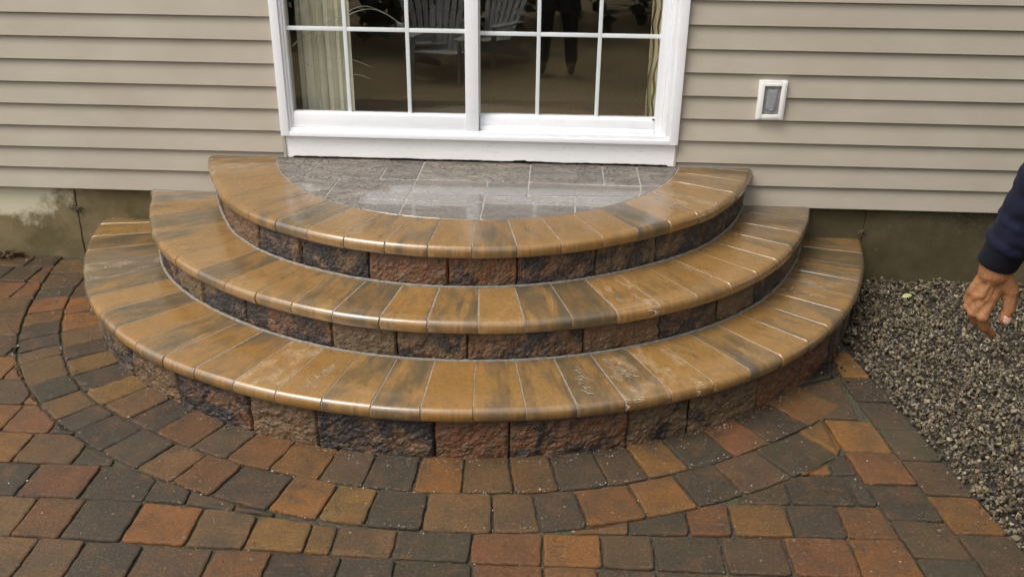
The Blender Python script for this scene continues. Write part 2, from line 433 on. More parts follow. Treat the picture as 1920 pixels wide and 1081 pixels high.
class MB:
    """mesh builder with an optional per-vertex colour called tone and UVs"""
    def __init__(s):
        s.v, s.f, s.t, s.uv = [], [], [], []
    def add(s, verts, faces, tone=(0, 0, 0), uvs=None):
        o = len(s.v)
        s.v += [tuple(v) for v in verts]
        s.f += [tuple(i + o for i in f) for f in faces]
        s.t += [tone] * len(verts)
        s.uv += uvs if uvs else [(0, 0)] * len(verts)
    def box(s, x0, x1, y0, y1, z0, z1, bev=.0, tone=(0, 0, 0)):
        if bev <= 0:
            vs = [(x, y, z) for x in (x0, x1) for y in (y0, y1) for z in (z0, z1)]
            s.add(vs, [(0, 1, 3, 2), (4, 6, 7, 5), (0, 4, 5, 1), (2, 3, 7, 6), (0, 2, 6, 4), (1, 5, 7, 3)], tone)
            return
        bm = bmesh.new()
        vs = [bm.verts.new((x, y, z)) for x in (x0, x1) for y in (y0, y1) for z in (z0, z1)]
        for f in [(0, 1, 3, 2), (4, 6, 7, 5), (0, 4, 5, 1), (2, 3, 7, 6), (0, 2, 6, 4), (1, 5, 7, 3)]:
            bm.faces.new([vs[i] for i in f])
        bmesh.ops.bevel(bm, geom=bm.edges[:], offset=bev, segments=2, profile=.6, affect='EDGES')
        bm.verts.index_update()
        s.add([v.co[:] for v in bm.verts], [[v.index for v in f.verts] for f in bm.faces], tone)
        bm.free()
    def tube(s, pts, rad, n=8, tone=(0, 0, 0), cap=True):
        pts = [Vector(p) for p in pts]
        rs = rad if isinstance(rad, (list, tuple)) else [rad] * len(pts)
        vs, fs = [], []
        a = None
        for i, p in enumerate(pts):
            d = (pts[min(i + 1, len(pts) - 1)] - pts[max(i - 1, 0)]).normalized()
            if a is None:
                a = d.orthogonal().normalized()
            a = (a - d * a.dot(d)).normalized()
            b = d.cross(a)
            for k in range(n):
                th = 2 * math.pi * k / n
                vs.append(p + (a * math.cos(th) + b * math.sin(th)) * rs[i])
        for i in range(len(pts) - 1):
            for k in range(n):
                fs.append((i * n + k, i * n + (k + 1) % n, (i + 1) * n + (k + 1) % n, (i + 1) * n + k))
        if cap:
            fs.append(tuple(range(n))[::-1]); fs.append(tuple((len(pts) - 1) * n + k for k in range(n)))
        s.add(vs, fs, tone)
    def build(s, name, mat, parent=None, smooth=False, uv=False, tone=False, sharp=None):
        me = bpy.data.meshes.new(name)
        me.from_pydata(s.v, [], s.f)
        if tone:
            at = me.attributes.new('tone', 'FLOAT_COLOR', 'POINT')
            at.data.foreach_set('color', [c for t in s.t for c in (*t, 1.0)])
        if uv:
            ul = me.uv_layers.new(name='UVMap')
            for lp in me.loops:
                ul.data[lp.index].uv = s.uv[lp.vertex_index]
        if smooth:
            me.polygons.foreach_set('use_smooth', [True] * len(me.polygons))
            if sharp:
                try:
                    me.set_sharp_from_angle(angle=R(sharp))
                except Exception:
                    pass
        me.update()
        return link(name, me, mat, parent)

def lerp_table(tab, x):
    if x <= tab[0][0]:
        return tab[0][1]
    for (a, b), (c, d) in zip(tab, tab[1:]):
        if x <= c:
            return b + (d - b) * (x - a) / (c - a)
    return tab[-1][1]

def smooth_table(tab, w=5.0):
    out = []
    for k in range(-186, 8, 2):
        sw = sv = 0
        for a, v in tab:
            g = math.exp(-((a - k) / w) ** 2) + 1e-9
            sw += g; sv += g * v
        out.append((k, sv / sw))
    return out

# ------------------------------------------------------------------ step geometry (real plan measurements, metres)
CX = -0.202
TIERS = [  # centre y, top z, radius table (angle, r)
    (0.3049, 0.6078, [(-172.9, 1.462), (-164.6, 1.436), (-155.2, 1.426), (-148.8, 1.43), (-140.1, 1.45), (-129.5, 1.457), (-123, 1.457), (-116, 1.455), (-108.6, 1.457), (-101, 1.455), (-94, 1.454), (-86.9, 1.452), (-79.6, 1.449), (-72, 1.443), (-64.6, 1.437), (-57.5, 1.436), (-49.7, 1.438), (-43, 1.448), (-37.8, 1.452), (-28.7, 1.45), (-19.7, 1.45), (-7, 1.46)]),
    (0.3339, 0.4147, [(-175, 1.79), (-160, 1.757), (-155, 1.755), (-146, 1.768), (-140, 1.772), (-135, 1.767), (-129, 1.766), (-124, 1.763), (-117, 1.767), (-111, 1.77), (-104.9, 1.776), (-98, 1.775), (-92, 1.774), (-86, 1.774), (-80, 1.775), (-73.9, 1.775), (-67.7, 1.776), (-61.5, 1.777), (-56, 1.781), (-50, 1.786), (-44, 1.785), (-39.9, 1.782), (-33.2, 1.776), (-27, 1.768), (-21.5, 1.768), (-14, 1.772), (-6, 1.785)]),
    (0.2730, 0.2295, [(-175, 2.068), (-166.3, 2.065), (-158.2, 2.062), (-152.6, 2.064), (-146, 2.071), (-142, 2.075), (-137.7, 2.078), (-132.4, 2.08), (-128.5, 2.077), (-123, 2.071), (-118, 2.064), (-112.7, 2.061), (-107, 2.06), (-102, 2.055), (-96.8, 2.054), (-91.6, 2.049), (-86, 2.048), (-80.8, 2.048), (-75.6, 2.052), (-70, 2.056), (-65, 2.06), (-59.9, 2.066), (-54.5, 2.071), (-49, 2.069), (-44, 2.065), (-38.5, 2.059), (-34, 2.056), (-28.8, 2.053), (-23.5, 2.048), (-17, 2.047), (-11, 2.051), (-2.7, 2.066)]),
]
TAB = [smooth_table(t[2]) for t in TIERS]
CAP_T = .058
OVER = .026

def pol(ti, a, r, z):
    return Vector((CX + r * math.cos(R(a)), TIERS[ti][0] + r * math.sin(R(a)), z))
def rad(ti, a):
    return lerp_table(TAB[ti], a)
def end_angles(ti, yw=0.012):
    """angles at which the tier meets the wall"""
    cy = TIERS[ti][0]
    r = TIERS[ti][2][0][1]
    s = math.degrees(math.asin((cy - yw) / r))
    return -180 + s, -s
def inner_r(ti, a):
    if ti == 0:   # inner edge of the coping round the landing: circle r 1.074 centred at (CX, .234)
        cy, c2, r2 = TIERS[0][0], 0.2338, 1.0743
    elif ti == 1:
        return (math.hypot(rad(0, a) - .07, 0)) + (TIERS[1][0] - TIERS[0][0])
    else:
        return rad(1, a) - .07 - .061 * abs(math.sin(R(a)))
    dy = cy - c2
    s = math.sin(R(a))
    # |(r cos, r sin + dy)| = r2
    return -dy * s + math.sqrt(max(0, (dy * s) ** 2 - dy * dy + r2 * r2))

steps = empty("curved_entry_steps", (CX, -.6, 0), "three curved stone steps with wet ochre bullnose coping leading up to the patio door", "steps")
def sp(o):
    o.parent = steps
    o.matrix_parent_inverse = Matrix.Translation((-CX, .6, 0))
    return o

JOINTS = [
    [-170.5, -164.6, -155.2, -148.8, -140.1, -130.8, -123.2, -115.9, -108.6, -101.3, -94.1, -86.9, -79.6, -72.1, -64.6, -57.5, -50.2, -43.2, -36.3, -28.7, -21.2, -14.5],
    [-167.5, -161.2, -155.1, -148.8, -142.4, -136.0, -129.5, -123.2, -117.2, -111.1, -104.9, -98.5, -92.3, -85.9, -80.0, -73.9, -67.7, -61.5, -55.4, -49.1, -43.0, -36.9, -30.5, -24.3, -18.0],
    [-170.4, -165.4, -160.0, -154.6, -149.2, -143.9, -138.6, -133.4, -128.4, -123.2, -118.2, -112.7, -107.4, -102.1, -96.8, -91.6, -86.2, -80.8, -75.5, -70.3, -65.0, -59.8, -54.5, -49.2, -43.9, -38.6, -33.5, -28.3, -23.1, -17.9, -12.6],
]
SCUFF = [{-43.2, -164.6}, {-67.7, -167.5}, {-112.7, -70.3, -65.0, -28.3, -154.6}]
# shade of each stone: (hue mix, darkness)
rng = random.Random(11)
DARK = [
    {-170.5: .8, -164.6: .45, -123.2: .75, -86.9: .62, -64.6: .3, -57.5: .95, -130.8: .55, -28.7: .6, -21.2: .75},
    {-167.5: .8, -155.1: .8, -129.5: .7, -104.9: .8, -98.5: .45, -92.3: .6, -80.0: .8, -73.9: .85, -67.7: .3, -61.5: .35, -111.1: .6, -30.5: .7, -24.3: .8, -18.: .9},
    {-165.4: .8, -160.: .85, -149.2: .8, -154.6: .9, -138.6: .8, -128.4: .7, -118.2: .6, -102.1: .62, -96.8: .7, -91.6: .1, -86.2: .62, -80.8: .6, -75.5: .72, -70.3: .75, -65.0: .35, -54.5: .75, -49.2: .3, -38.6: .7, -28.3: .75, -17.9: .9, -23.1: .8},
]

def cap_profile(r_in, r_out, z):
    """half-round nosing; the radius along the ray and the height"""
    t = CAP_T
    pts = [(r_in, z - t), (r_in, z - .002), (r_in + .002, z)]
    for k in range(1, 6):
        pts.append((r_in + .002 + (r_out - .030 - r_in - .002) * k / 5, z))
    for k in range(1, 10):      # rounded nose
        a = math.pi * k / 10
        pts.append((r_out - .030 + .030 * math.sin(a) ** .85 if k < 6 else r_out - .016 + .016 * math.sin(a) ** .85,
                    z - t / 2 + t / 2 * math.cos(a) * (1 if k < 6 else .98)))
    pts.append((r_out - .018, z - t))
    return pts

for ti in range(3):
    a0, a1 = end_angles(ti, (.012, .016, .016)[ti])
    js = [a0] + JOINTS[ti] + [a1]
    mb = MB()
    z = TIERS[ti][1]
    for ja, jb in zip(js, js[1:]):
        key = ja
        rg = random.Random(int(abs(ja) * 10) + ti * 77)
        dk = DARK[ti].get(key, .72 if key in (js[0], js[-2]) else rg.uniform(.12, .55))
        tone = (rg.uniform(0, 1), dk, (1.0 if key in SCUFF[ti] else rg.choice([0, 0, 0, 0, 0, .18])))
        gap = math.degrees(.0016 / rad(ti, ja))
        dz = rg.uniform(-.0012, .0012)
        dr = rg.uniform(-.0022, .0022)
        n = max(3, int((jb - ja) / 1.2))
        vs, uvs, fs = [], [], []
        for i in range(n + 1):
            u = i / n
            # small arris on the two side edges of each stone
            a = ja + gap + (jb - ja - 2 * gap) * u
            pr = cap_profile(inner_r(ti, a), rad(ti, a) + dr, z + dz)
            for (r, zz) in pr:
                vs.append(pol(ti, a, r, zz))
                uvs.append((r, (a - (ja + jb) / 2) * R(1) * 1.8))
        k = len(pr)
        # add arris rows
        def row(a, shrink):
            out = []
            pr = cap_profile(inner_r(ti, a), rad(ti, a) + dr - shrink, z + dz - shrink)
            for (r, zz) in pr:
                out.append(pol(ti, a, r, zz))
            return out
        eps = math.degrees(.0022 / rad(ti, ja))
        rows = [vs[i * k:(i + 1) * k] for i in range(n + 1)]
        uvr = [uvs[i * k:(i + 1) * k] for i in range(n + 1)]
        rows[0] = row(ja + gap, .0018)
        rows.insert(1, row(ja + gap + eps, 0)); uvr.insert(1, uvr[0])
        rows[-1] = row(jb - gap, .0018)
        rows.insert(len(rows) - 1, row(jb - gap - eps, 0)); uvr.insert(len(uvr) - 1, uvr[-1])
        nr = len(rows)
        fs = []
        for i in range(nr - 1):
            for j in range(k - 1):
                fs.append((i * k + j, i * k + j + 1, (i + 1) * k + j + 1, (i + 1) * k + j))
            fs.append((i * k + k - 1, i * k, (i + 1) * k, (i + 1) * k + k - 1))
        fs.append(tuple(range(k))[::-1])
        fs.append(tuple((nr - 1) * k + j for j in range(k)))
        mb.add([v for rw in rows for v in rw], fs, tone, [q for rw in uvr for q in rw])
    cap = sp(mb.build("step_coping", M['cap'], None, True, True, True, 40))
    cap['label'] = ("top coping ring framing the grey slate landing", "middle coping ring of ochre and charcoal stones",
                    "lowest and widest coping ring of ochre and charcoal stones")[ti]
    # grout in the joints: a slightly smaller ring of the same section
    mb = MB()
    n = 150
    vs, fs = [], []
    for i in range(n + 1):
        a = a0 + (a1 - a0) * i / n
        pr = cap_profile(inner_r(ti, a) + .002, rad(ti, a) - .0034, z - .0022)
        vs += [pol(ti, a, r, zz + .001) for r, zz in pr]
    k = len(pr)
    for i in range(n):
        for j in range(k - 1):
            fs.append((i * k + j, i * k + j + 1, (i + 1) * k + j + 1, (i + 1) * k + j))
    mb.add(vs, fs)
    sp(mb.build("joint_grout", M['grout'], None, True)).name = "joint_grout"

# pale mortar smears dragged across a few of the coping stones
def smear(ti, ang, r0, r1, seed, n=9, lean=1.):
    rg = random.Random(seed)
    mb = MB()
    z = TIERS[ti][1] + .0016
    n = n * 2
    for k in range(n):
        r = r0 + (r1 - r0) * (k + .5) / n + rg.uniform(-.014, .014)
        a = ang + rg.uniform(-.9, .9)
        L_ = rg.uniform(.006, .026)
        t0 = rg.uniform(.4, 1.3) * lean
        c = pol(ti, a, r, z)
        er = Vector((math.cos(R(a)), math.sin(R(a)), 0)); et = Vector((-er.y, er.x, 0))
        pts = []
        for j in range(6):
            u = j / 5 - .5
            pts.append(c + et * (u * L_ * 1.4) + er * (u * L_ * t0 + .006 * math.sin(u * 5 + seed + k)) + Vector((rg.gauss(0, .0008), rg.gauss(0, .0008), 0)))
        vs = []
        for j, p in enumerate(pts):
            w = (.0003 + .0014 * math.sin(math.pi * (j + .5) / 6)) * rg.uniform(.5, 1.3)
            vs += [p - er * w, p + Vector((0, 0, .0005)), p + er * w]
        fs = [(3 * j + i, 3 * j + 3 + i, 3 * j + 4 + i, 3 * j + 1 + i) for j in range(5) for i in (0, 1)]
        mb.add(vs, fs)
    for k in range(n * 16):      # crumbs
        r = rg.uniform(r0, r1); a = ang + rg.gauss(0, .35)
        c = pol(ti, a + rg.gauss(0, .4), r, z); q = rg.uniform(.0004, .0014)
        mb.add([c + Vector((-q, 0, 0)), c + Vector((0, -q * .6, 0)), c + Vector((q, 0, 0)), c + Vector((0, q, 0))], [(0, 1, 2, 3)])
    sp(mb.build("mortar_smear", M['smear'], None))
smear(2, -104.4, 1.82, 1.99, 1, 9, 1.); smear(2, -103.8, 1.78, 1.90, 2, 5, -1.)
smear(2, -73.2, 1.78, 1.99, 3, 10, 1.2); smear(2, -68.3, 1.74, 1.93, 4, 9, 1.2); smear(2, -67.6, 1.80, 1.92, 9, 6, -.8)
smear(2, -31.0, 1.72, 1.93, 5, 8, 1.); smear(1, -49.6, 1.52, 1.70, 6, 6, .8)
smear(0, -157, 1.16, 1.33, 7, 7, .6); smear(2, -153.0, 1.80, 1.97, 8, 8, .5)

# ---- risers of split-face block
RJ = [[-165, -152, -141, -130, -119, -104.9, -91.0, -79.3, -65.1, -52, -40, -29, -17],
      [-166, -157, -148, -139, -131, -120.7, -105.8, -96.7, -87.3, -71.9, -60.5, -50, -41, -31, -22, -14],
      [-167, -158, -150, -141, -132, -122.5, -111.6, -103.3, -90.4, -82.4, -69.4, -61.9, -52, -43, -35, -26, -18, -10]]
RD = [{-165: .5, -119: .9, -130: .85, -104.9: .12, -91.0: .42, -79.3: .75, -65.1: .66, -52: .8, -141: .3, -40: .85},
      {-139: .25, -148: .85, -131: .85, -120.7: .8, -105.8: .25, -96.7: .45, -87.3: .6, -71.9: .25, -60.5: .8, -50: .5, -41: .8},
      {-122.5: .75, -132: .3, -111.6: .15, -103.3: .88, -90.4: .2, -82.4: .62, -69.4: .52, -61.9: .4, -52: .35, -43: .3, -35: .6}]
RH = [{-104.9: .05, -91.0: .1, -79.3: .2}, {-87.3: .35, -105.8: 1}, {-103.3: .6, -90.4: .15, -82.4: .25, -111.6: .8, -122.5: .2}]
for ti in range(3):
    a0, a1 = end_angles(ti, .016)
    zt = TIERS[ti][1] - CAP_T
    zb = TIERS[ti + 1][1] - .004 if ti < 2 else -.02
    js = [a0] + RJ[ti] + [a1]
    mb = MB()
    nz = max(6, int((zt - zb) / .0065))
    for ja, jb in zip(js, js[1:]):
        rg = random.Random(int(abs(ja) * 7) + ti)
        tone = (RH[ti].get(ja, rg.random()), RD[ti].get(ja, rg.uniform(.2, .8)), rg.random())
        w = (jb - ja) * R(1) * rad(ti, ja)
        n = max(4, int(w / .007))
        gap = math.degrees(.0014 / rad(ti, ja))
        off = rg.uniform(-.004, .004)
        vs, fs = [], []
        for i in range(n + 1):
            u = i / n
            a = ja + gap + (jb - ja - 2 * gap) * u
            eu = min(u, 1 - u) * w
            for j in range(nz + 1):
                zz = zb + (zt - zb) * j / nz
                q = Vector((a * .03 * 1.2 + tone[2] * 9, ti * 3.1, zz))
                q = pol(ti, a, 1.8, zz) + Vector((tone[2] * 7, 0, 0))
                d = .0065 * noise.fractal(q * 15, .8, 2.1, 5) + .0042 * noise.noise(q * 62) + .0028 * noise.noise(q * 120)
                # broken ledges typical of a split face
                d += .005 * abs(noise.noise(q * 23 + Vector((5, 1, 2))))
                pil = -.012 * math.exp(-eu / .004) - .008 * math.exp(-(zz - zb) / .006)
                r = rad(ti, a) - OVER - .008 + off + d + pil
                vs.append(pol(ti, a, r, zz))
        for i in range(n):
            for j in range(nz):
                b = i * (nz + 1) + j
                fs.append((b, b + nz + 1, b + nz + 2, b + 1))
        mb.add(vs, fs, tone)
    sp(mb.build("block_riser", M['riser'], None, False, False, True))
    # dark backing seen in the joints between the blocks
    mb = MB()
    vs, fs = [], []
    n = 120
    for i in range(n + 1):
        a = a0 + (a1 - a0) * i / n
        r = rad(ti, a) - OVER - .034
        vs += [pol(ti, a, r, zb), pol(ti, a, r, zt)]
    fs = [(2 * i, 2 * i + 2, 2 * i + 3, 2 * i + 1) for i in range(n)]
    mb.add(vs, fs)
    sp(mb.build("riser_backing", M['joint'], None))
    # mortar bead where the riser meets the tread below
    if ti < 2:
        rg = random.Random(ti)
        pts, rs = [], []
        zc = TIERS[ti + 1][1]
        n = 260
        for i in range(n + 1):
            a = a0 + (a1 - a0) * i / n
            w = noise.noise(Vector((i * .35, ti, 0)))
            pts.append(pol(ti, a, rad(ti, a) - OVER - .002 + .003 * w, zc - .001))
            rs.append(.0075 + .0028 * noise.noise(Vector((i * .6, ti, 5))))
        mb = MB()
        mb.tube(pts, rs, 6)
        sp(mb.build("mortar_bead", M['bead'], None, True))

# ---- slate landing
def disc_clip(poly, cx, cy, r, inside=True, n_sub=.02):
    """resample a polygon and push the samples beyond the circle back on to it"""
    pts = []
    for (x0, y0), (x1, y1) in zip(poly, poly[1:] + poly[:1]):
        k = max(1, int(math.hypot(x1 - x0, y1 - y0) / n_sub))
        for i in range(k):
            pts.append((x0 + (x1 - x0) * i / k, y0 + (y1 - y0) * i / k))
    out, hit = [], 0
    for x, y in pts:
        d = math.hypot(x - cx, y - cy)
        bad = d > r if inside else d < r
        if bad:
            hit += 1
            x, y = cx + (x - cx) / d * r, cy + (y - cy) / d * r
        out.append((x, y))
    return out, hit == len(pts)
def convex_clip(subj, clip):
    """Sutherland-Hodgman: keep the part of subj inside the counter-clockwise convex polygon clip"""
    out = subj
    for (ax_, ay_), (bx_, by_) in zip(clip, clip[1:] + clip[:1]):
        src, out = out, []
        if not src: break
        def sd_(p): return (bx_ - ax_) * (p[1] - ay_) - (by_ - ay_) * (p[0] - ax_)
        for p, q in zip(src, src[1:] + src[:1]):
            dp_, dq_ = sd_(p), sd_(q)
            if dp_ >= 0: out.append(p)
            if (dp_ >= 0) != (dq_ >= 0):
                t_ = dp_ / (dp_ - dq_)
                out.append((p[0] + (q[0] - p[0]) * t_, p[1] + (q[1] - p[1]) * t_))
    return out
def parea(p):
    return sum(a[0] * b[1] - b[0] * a[1] for a, b in zip(p, p[1:] + p[:1])) / 2
def inset(poly, d):
    n = len(poly)
    out = []
    for i in range(n):
        a, b, c = poly[i - 1], poly[i], poly[(i + 1) % n]
        e1 = Vector((b[0] - a[0], b[1] - a[1])); e2 = Vector((c[0] - b[0], c[1] - b[1]))
        n1 = Vector((-e1.y, e1.x)); n2 = Vector((-e2.y, e2.x))
        m = (n1.normalized() if n1.length > 1e-9 else Vector((0, 0))) + (n2.normalized() if n2.length > 1e-9 else Vector((0, 0)))
        if m.length < 1e-6:
            out.append(b); continue
        m.normalize()
        out.append((b[0] + m.x * d, b[1] + m.y * d))
    return out
def soften(poly, it=2, w=.5):
    for _ in range(it):
        n = len(poly)
        poly = [((1 - w) * poly[i][0] + w * .5 * (poly[i - 1][0] + poly[(i + 1) % n][0]),
                 (1 - w) * poly[i][1] + w * .5 * (poly[i - 1][1] + poly[(i + 1) % n][1])) for i in range(n)]
    return poly
def resample(poly, step):
    pts = []
    for (x0, y0), (x1, y1) in zip(poly, poly[1:] + poly[:1]):
        k = max(1, int(round(math.hypot(x1 - x0, y1 - y0) / step)))
        for i in range(k):
            pts.append((x0 + (x1 - x0) * i / k, y0 + (y1 - y0) * i / k))
    return pts

LZ = TIERS[0][1]
Y0 = .0
xs1 = [-1.45, -1.0, -.648, -.468, .081, .446, .622, 1.1]
flags = []
for x0, x1 in zip(xs1, xs1[1:]):
    flags.append([(x0, -.312), (x1, -.312), (x1, Y0), (x0, Y0)])
flags[1] = [(-1.024, -.317), (-.651, -.317), (-.643, Y0), (-.985, Y0)]
flags[0] = [(-1.45, -.317), (-1.024, -.317), (-.985, Y0), (-1.45, Y0)]
flags += [[(-1.45, -.61), (-.856, -.61), (-.845, -.317), (-1.45, -.317)],
          [(-.856, -.61), (-.476, -.61), (-.468, -.317), (-.845, -.317)],
          [(-.476, -.61), (-.116, -.61), (-.119, -.312), (-.468, -.312)],
          [(-.116, -.515), (.081, -.515), (.081, -.312), (-.119, -.312)],
          [(.081, -.505), (.604, -.475), (.622, -.33), (.081, -.312)],
          [(.604, -.475), (1.1, -.475), (1.1, -.31), (.622, -.32)],
          [(-1.1, -.95), (-.48, -.95), (-.476, -.61), (-1.1, -.61)],
          [(-.48, -.95), (-.116, -.95), (-.116, -.61), (-.476, -.61)],
          [(-.116, -.95), (.30, -.95), (.30, -.51), (-.116, -.515)],
          [(.30, -.95), (1.0, -.95), (1.0, -.475), (.604, -.475), (.30, -.495)]]
mb = MB()
for i, fl in enumerate(flags):
    pl = convex_clip(fl, [(CX + 1.0722 * math.cos(R(a * 2)), .2338 + 1.0722 * math.sin(R(a * 2))) for a in range(180)])
    if len(pl) < 3 or abs(parea(pl)) < .002:
        continue
    if parea(pl) < 0:
        pl.reverse()
    pl = resample(pl, .012)
    rg = random.Random(i + 5)
    pl = inset(pl, .0032)
    pl = [(x + .0016 * noise.noise(Vector((x * 30, y * 30, i))), y + .0016 * noise.noise(Vector((x * 30, y * 30, i + 9)))) for x, y in pl]
    pl = soften(pl, 1)
    n = len(pl)
    ins = inset(pl, .0022)
    z = LZ - .001 + rg.uniform(-.0008, .0008)
    vs = [(x, y, z - .03) for x, y in pl] + [(x, y, z - .0018) for x, y in pl] + [(x, y, z) for x, y in ins]
    fs = [(k, (k + 1) % n, n + (k + 1) % n, n + k) for k in range(n)] + [(n + k, n + (k + 1) % n, 2 * n + (k + 1) % n, 2 * n + k) for k in range(n)]
    fs.append(tuple(2 * n + k for k in range(n)))
    mb.add(vs, fs, (rg.random(), rg.random(), rg.random()))
sp(mb.build("slate_paving", M['flag'], None, False, False, True))
mb = MB()
base = [(CX + 1.0743 * math.cos(R(a)), .2338 + 1.0743 * math.sin(R(a))) for a in [-166.8 + k * (153.6 / 80) for k in range(81)]]
mb.add([(x, y, LZ - .0036) for x, y in base], [tuple(range(81))])
sp(mb.build("landing_grout", M['flag_grout'], None))

# ------------------------------------------------------------------ house
house = empty("house", (0, .3, 0), "beige clapboard house wall on a stained concrete base with a white sliding patio door", "house")
def hp(o):
    o.parent = house
    o.matrix_parent_inverse = Matrix.Translation((0, -.3, 0))
    return o

S, ZS = .114, .4069
def siding_section(mb, x0, x1, k0, k1):
    """lapped vinyl boards with a small rolled lower lip; long boards with slight waviness"""
    nx = max(2, int((x1 - x0) / .25))
    for k in range(k0, k1):
        z = ZS + S * k
        prof = [(.003, z + .012), (-.0150, z + .011), (-.0165, z + .001), (-.0180, z), (-.0195, z + .0022), (.0005, z + S + .013)]
        vs, fs = [], []
        for i in range(nx + 1):
            x = x0 + (x1 - x0) * i / nx
            w = .0012 * noise.noise(Vector((x * 1.3, k * 3.7, 0)))
            dz = .0012 * noise.noise(Vector((x * .7, k * 1.7, 4)))
            vs += [(x, y + w * (0 if j in (5,) else 1), zz + dz) for j, (y, zz) in enumerate(prof)]
        n = len(prof)
        for i in range(nx):
            for j in range(n - 1):
                fs.append((i * n + j, (i + 1) * n + j, (i + 1) * n + j + 1, i * n + j + 1))
        mb.add(vs, fs)
mb = MB()
ktop = 20
siding_section(mb, -4.6, -1.203, 0, ktop)
siding_section(mb, .821, 4.9, 0, ktop)
siding_section(mb, -1.203, .821, ktop, ktop + 1)
siding_section(mb, -4.6, 4.9, ktop + 1, 26)
siding_section(mb, -4.6, -1.203, ktop, ktop + 1); siding_section(mb, .821, 4.9, ktop, ktop + 1)
siding_section(mb, -1.203, -1.186, 0, 3); siding_section(mb, .812, .821, 0, 3)
hp(mb.build("siding", M['siding'], None, False))
mb = MB()
mb.box(-4.6, 4.9, .002, .1, 3.37, 3.6)
mb.add([(-4.9, -.45, 3.36), (5.2, -.45, 3.36), (5.2, 3.2, 5.2), (-4.9, 3.2, 5.2), (-4.9, -.45, 3.46), (5.2, -.45, 3.46), (5.2, 3.2, 5.3), (-4.9, 3.2, 5.3)],
       [(0, 3, 2, 1), (4, 5, 6, 7), (0, 1, 5, 4), (1, 2, 6, 5), (2, 3, 7, 6), (3, 0, 4, 7)])
hp(mb.build("roof", M['roof'], None))
mb = MB()
mb.box(-4.6, -1.3, .005, .05, .44, 3.4); mb.box(.9, 4.9, .005, .05, .44, 3.4); mb.box(-1.3, .9, .005, .05, 2.85, 3.4)
hp(mb.build("wall_sheathing", M['darkgap'], None))

# foundation with its crack
mb = MB()
mb.box(-4.6, -2.389, .020, .26, -.2, .43)
mb.box(-2.3855, 1.835, .021, .26, -.2, .43)
mb.box(1.838, 4.9, .020, .26, -.2, .43)
hp(mb.build("foundation", M['foundation'], None))
mb = MB()
for x, z, sd in ((-2.387, .287, 3), (1.825, .272, 8)):      # rough form-tie knots beside the joints
    rg = random.Random(sd)
    mb = MB()
    for i in range(26):
        a, l = rg.uniform(0, 6.28), rg.uniform(.004, .024)
        c = Vector((x + rg.gauss(0, .011), .016 - rg.random() * .006, z + rg.gauss(0, .009)))
        mb.tube([c, c + Vector((math.cos(a) * l, -.004, math.sin(a) * l * .7))], [.004, .002], 5)
    hp(mb.build("form_tie", M['metal'], None))
mb = MB()      # the crack itself, a dark irregular line
pts = [(-2.379 - .016 * (1 - z / .43) + .004 * noise.noise(Vector((z * 14, 0, 0))), .0165, z) for z in [k * .43 / 30 for k in range(31)]]
vs, fs = [], []
for i, p_ in enumerate(pts):
    w = .0022 + .0012 * noise.noise(Vector((i * .7, 3, 0)))
    vs += [(p_[0] - w, .0195, p_[2]), (p_[0], .0185, p_[2]), (p_[0] + w, .0195, p_[2])]
fs = [(3 * i + j, 3 * i + 3 + j, 3 * i + 4 + j, 3 * i + 1 + j) for i in range(len(pts) - 1) for j in (0, 1)]
mb.add(vs, fs)
hp(mb.build("foundation_crack", M['joint'], None))

# ---- sliding door
DZ0, DZ1 = .742, 2.80
door_mb = MB()
# outer casing with a stepped face (side pieces butt the head and the sill)
door_mb.box(-1.203, -1.160, -.040, .10, DZ0 - .012, DZ1, .003)
door_mb.box(.778, .821, -.040, .10, DZ0 - .012, DZ1, .003)
door_mb.box(-1.1597, .7777, -.040, .10, DZ1 - .05, DZ1, .003)
door_mb.box(-1.1597, .7777, -.040, .02, DZ0 - .012, DZ0 + .012, .003)
door_mb.box(-1.1597, .7777, -.028, .10, DZ0 + .0125, DZ0 + .030, .002)
door_mb.box(-1.1597, -1.1480, -.026, .10, DZ0 + .0305, DZ1 - .0505, .002)
door_mb.box(.7560, .7777, -.028, .10, DZ0 + .0305, DZ1 - .0505, .002)
door_mb.box(.7400, .7557, -.012, .10, DZ0 + .0305, DZ1 - .0505, .002)
door = hp(door_mb.build("sliding_door", M['white'], None, True, sharp=35))
def dp(mb, name, mat, smooth=True):
    o = mb.build(name, mat, None, smooth, sharp=35)
    o.parent = door
    return o
PB, PT = .85, 2.63
# left sash stands in front, right sash one track behind
mb = MB()
mb.box(-1.1477, -1.137, -.016, .03, DZ0 + .031, 2.74, .0015)
mb.box(-.2535, -.1870, -.022, .03, DZ0 + .031, 2.74, .003)
mb.box(-1.1367, -.2538, -.016, .03, DZ0 + .031, PB - .004, .004)
mb.box(-1.1367, -.2538, -.008, .028, PB - .0037, PB + .002, .001)
mb.box(-1.1367, -.2538, -.016, .03, PT, 2.74, .003)
o = dp(mb, "sash", M['white']); o['label'] = "left sash with the wide meeting stile"
mb = MB()
mb.box(-.1867, -.183, .030, .07, .80, 2.74, .001)
mb.box(.7010, .7397, .014, .07, DZ0 + .031, 2.74, .003)
mb.box(-.1827, .7007, .014, .07, .795, PB - .010, .004)
mb.box(-.1827, .7007, .030, .07, PB - .0097, PB - .001, .001)
mb.box(-.1827, .7007, .006, .07, DZ0 + .031, .7947, .003)
mb.box(-.1827, .7007, .014, .07, PT, 2.74, .003)
o = dp(mb, "sash", M['white']); o['label'] = "right sash set back on its track"
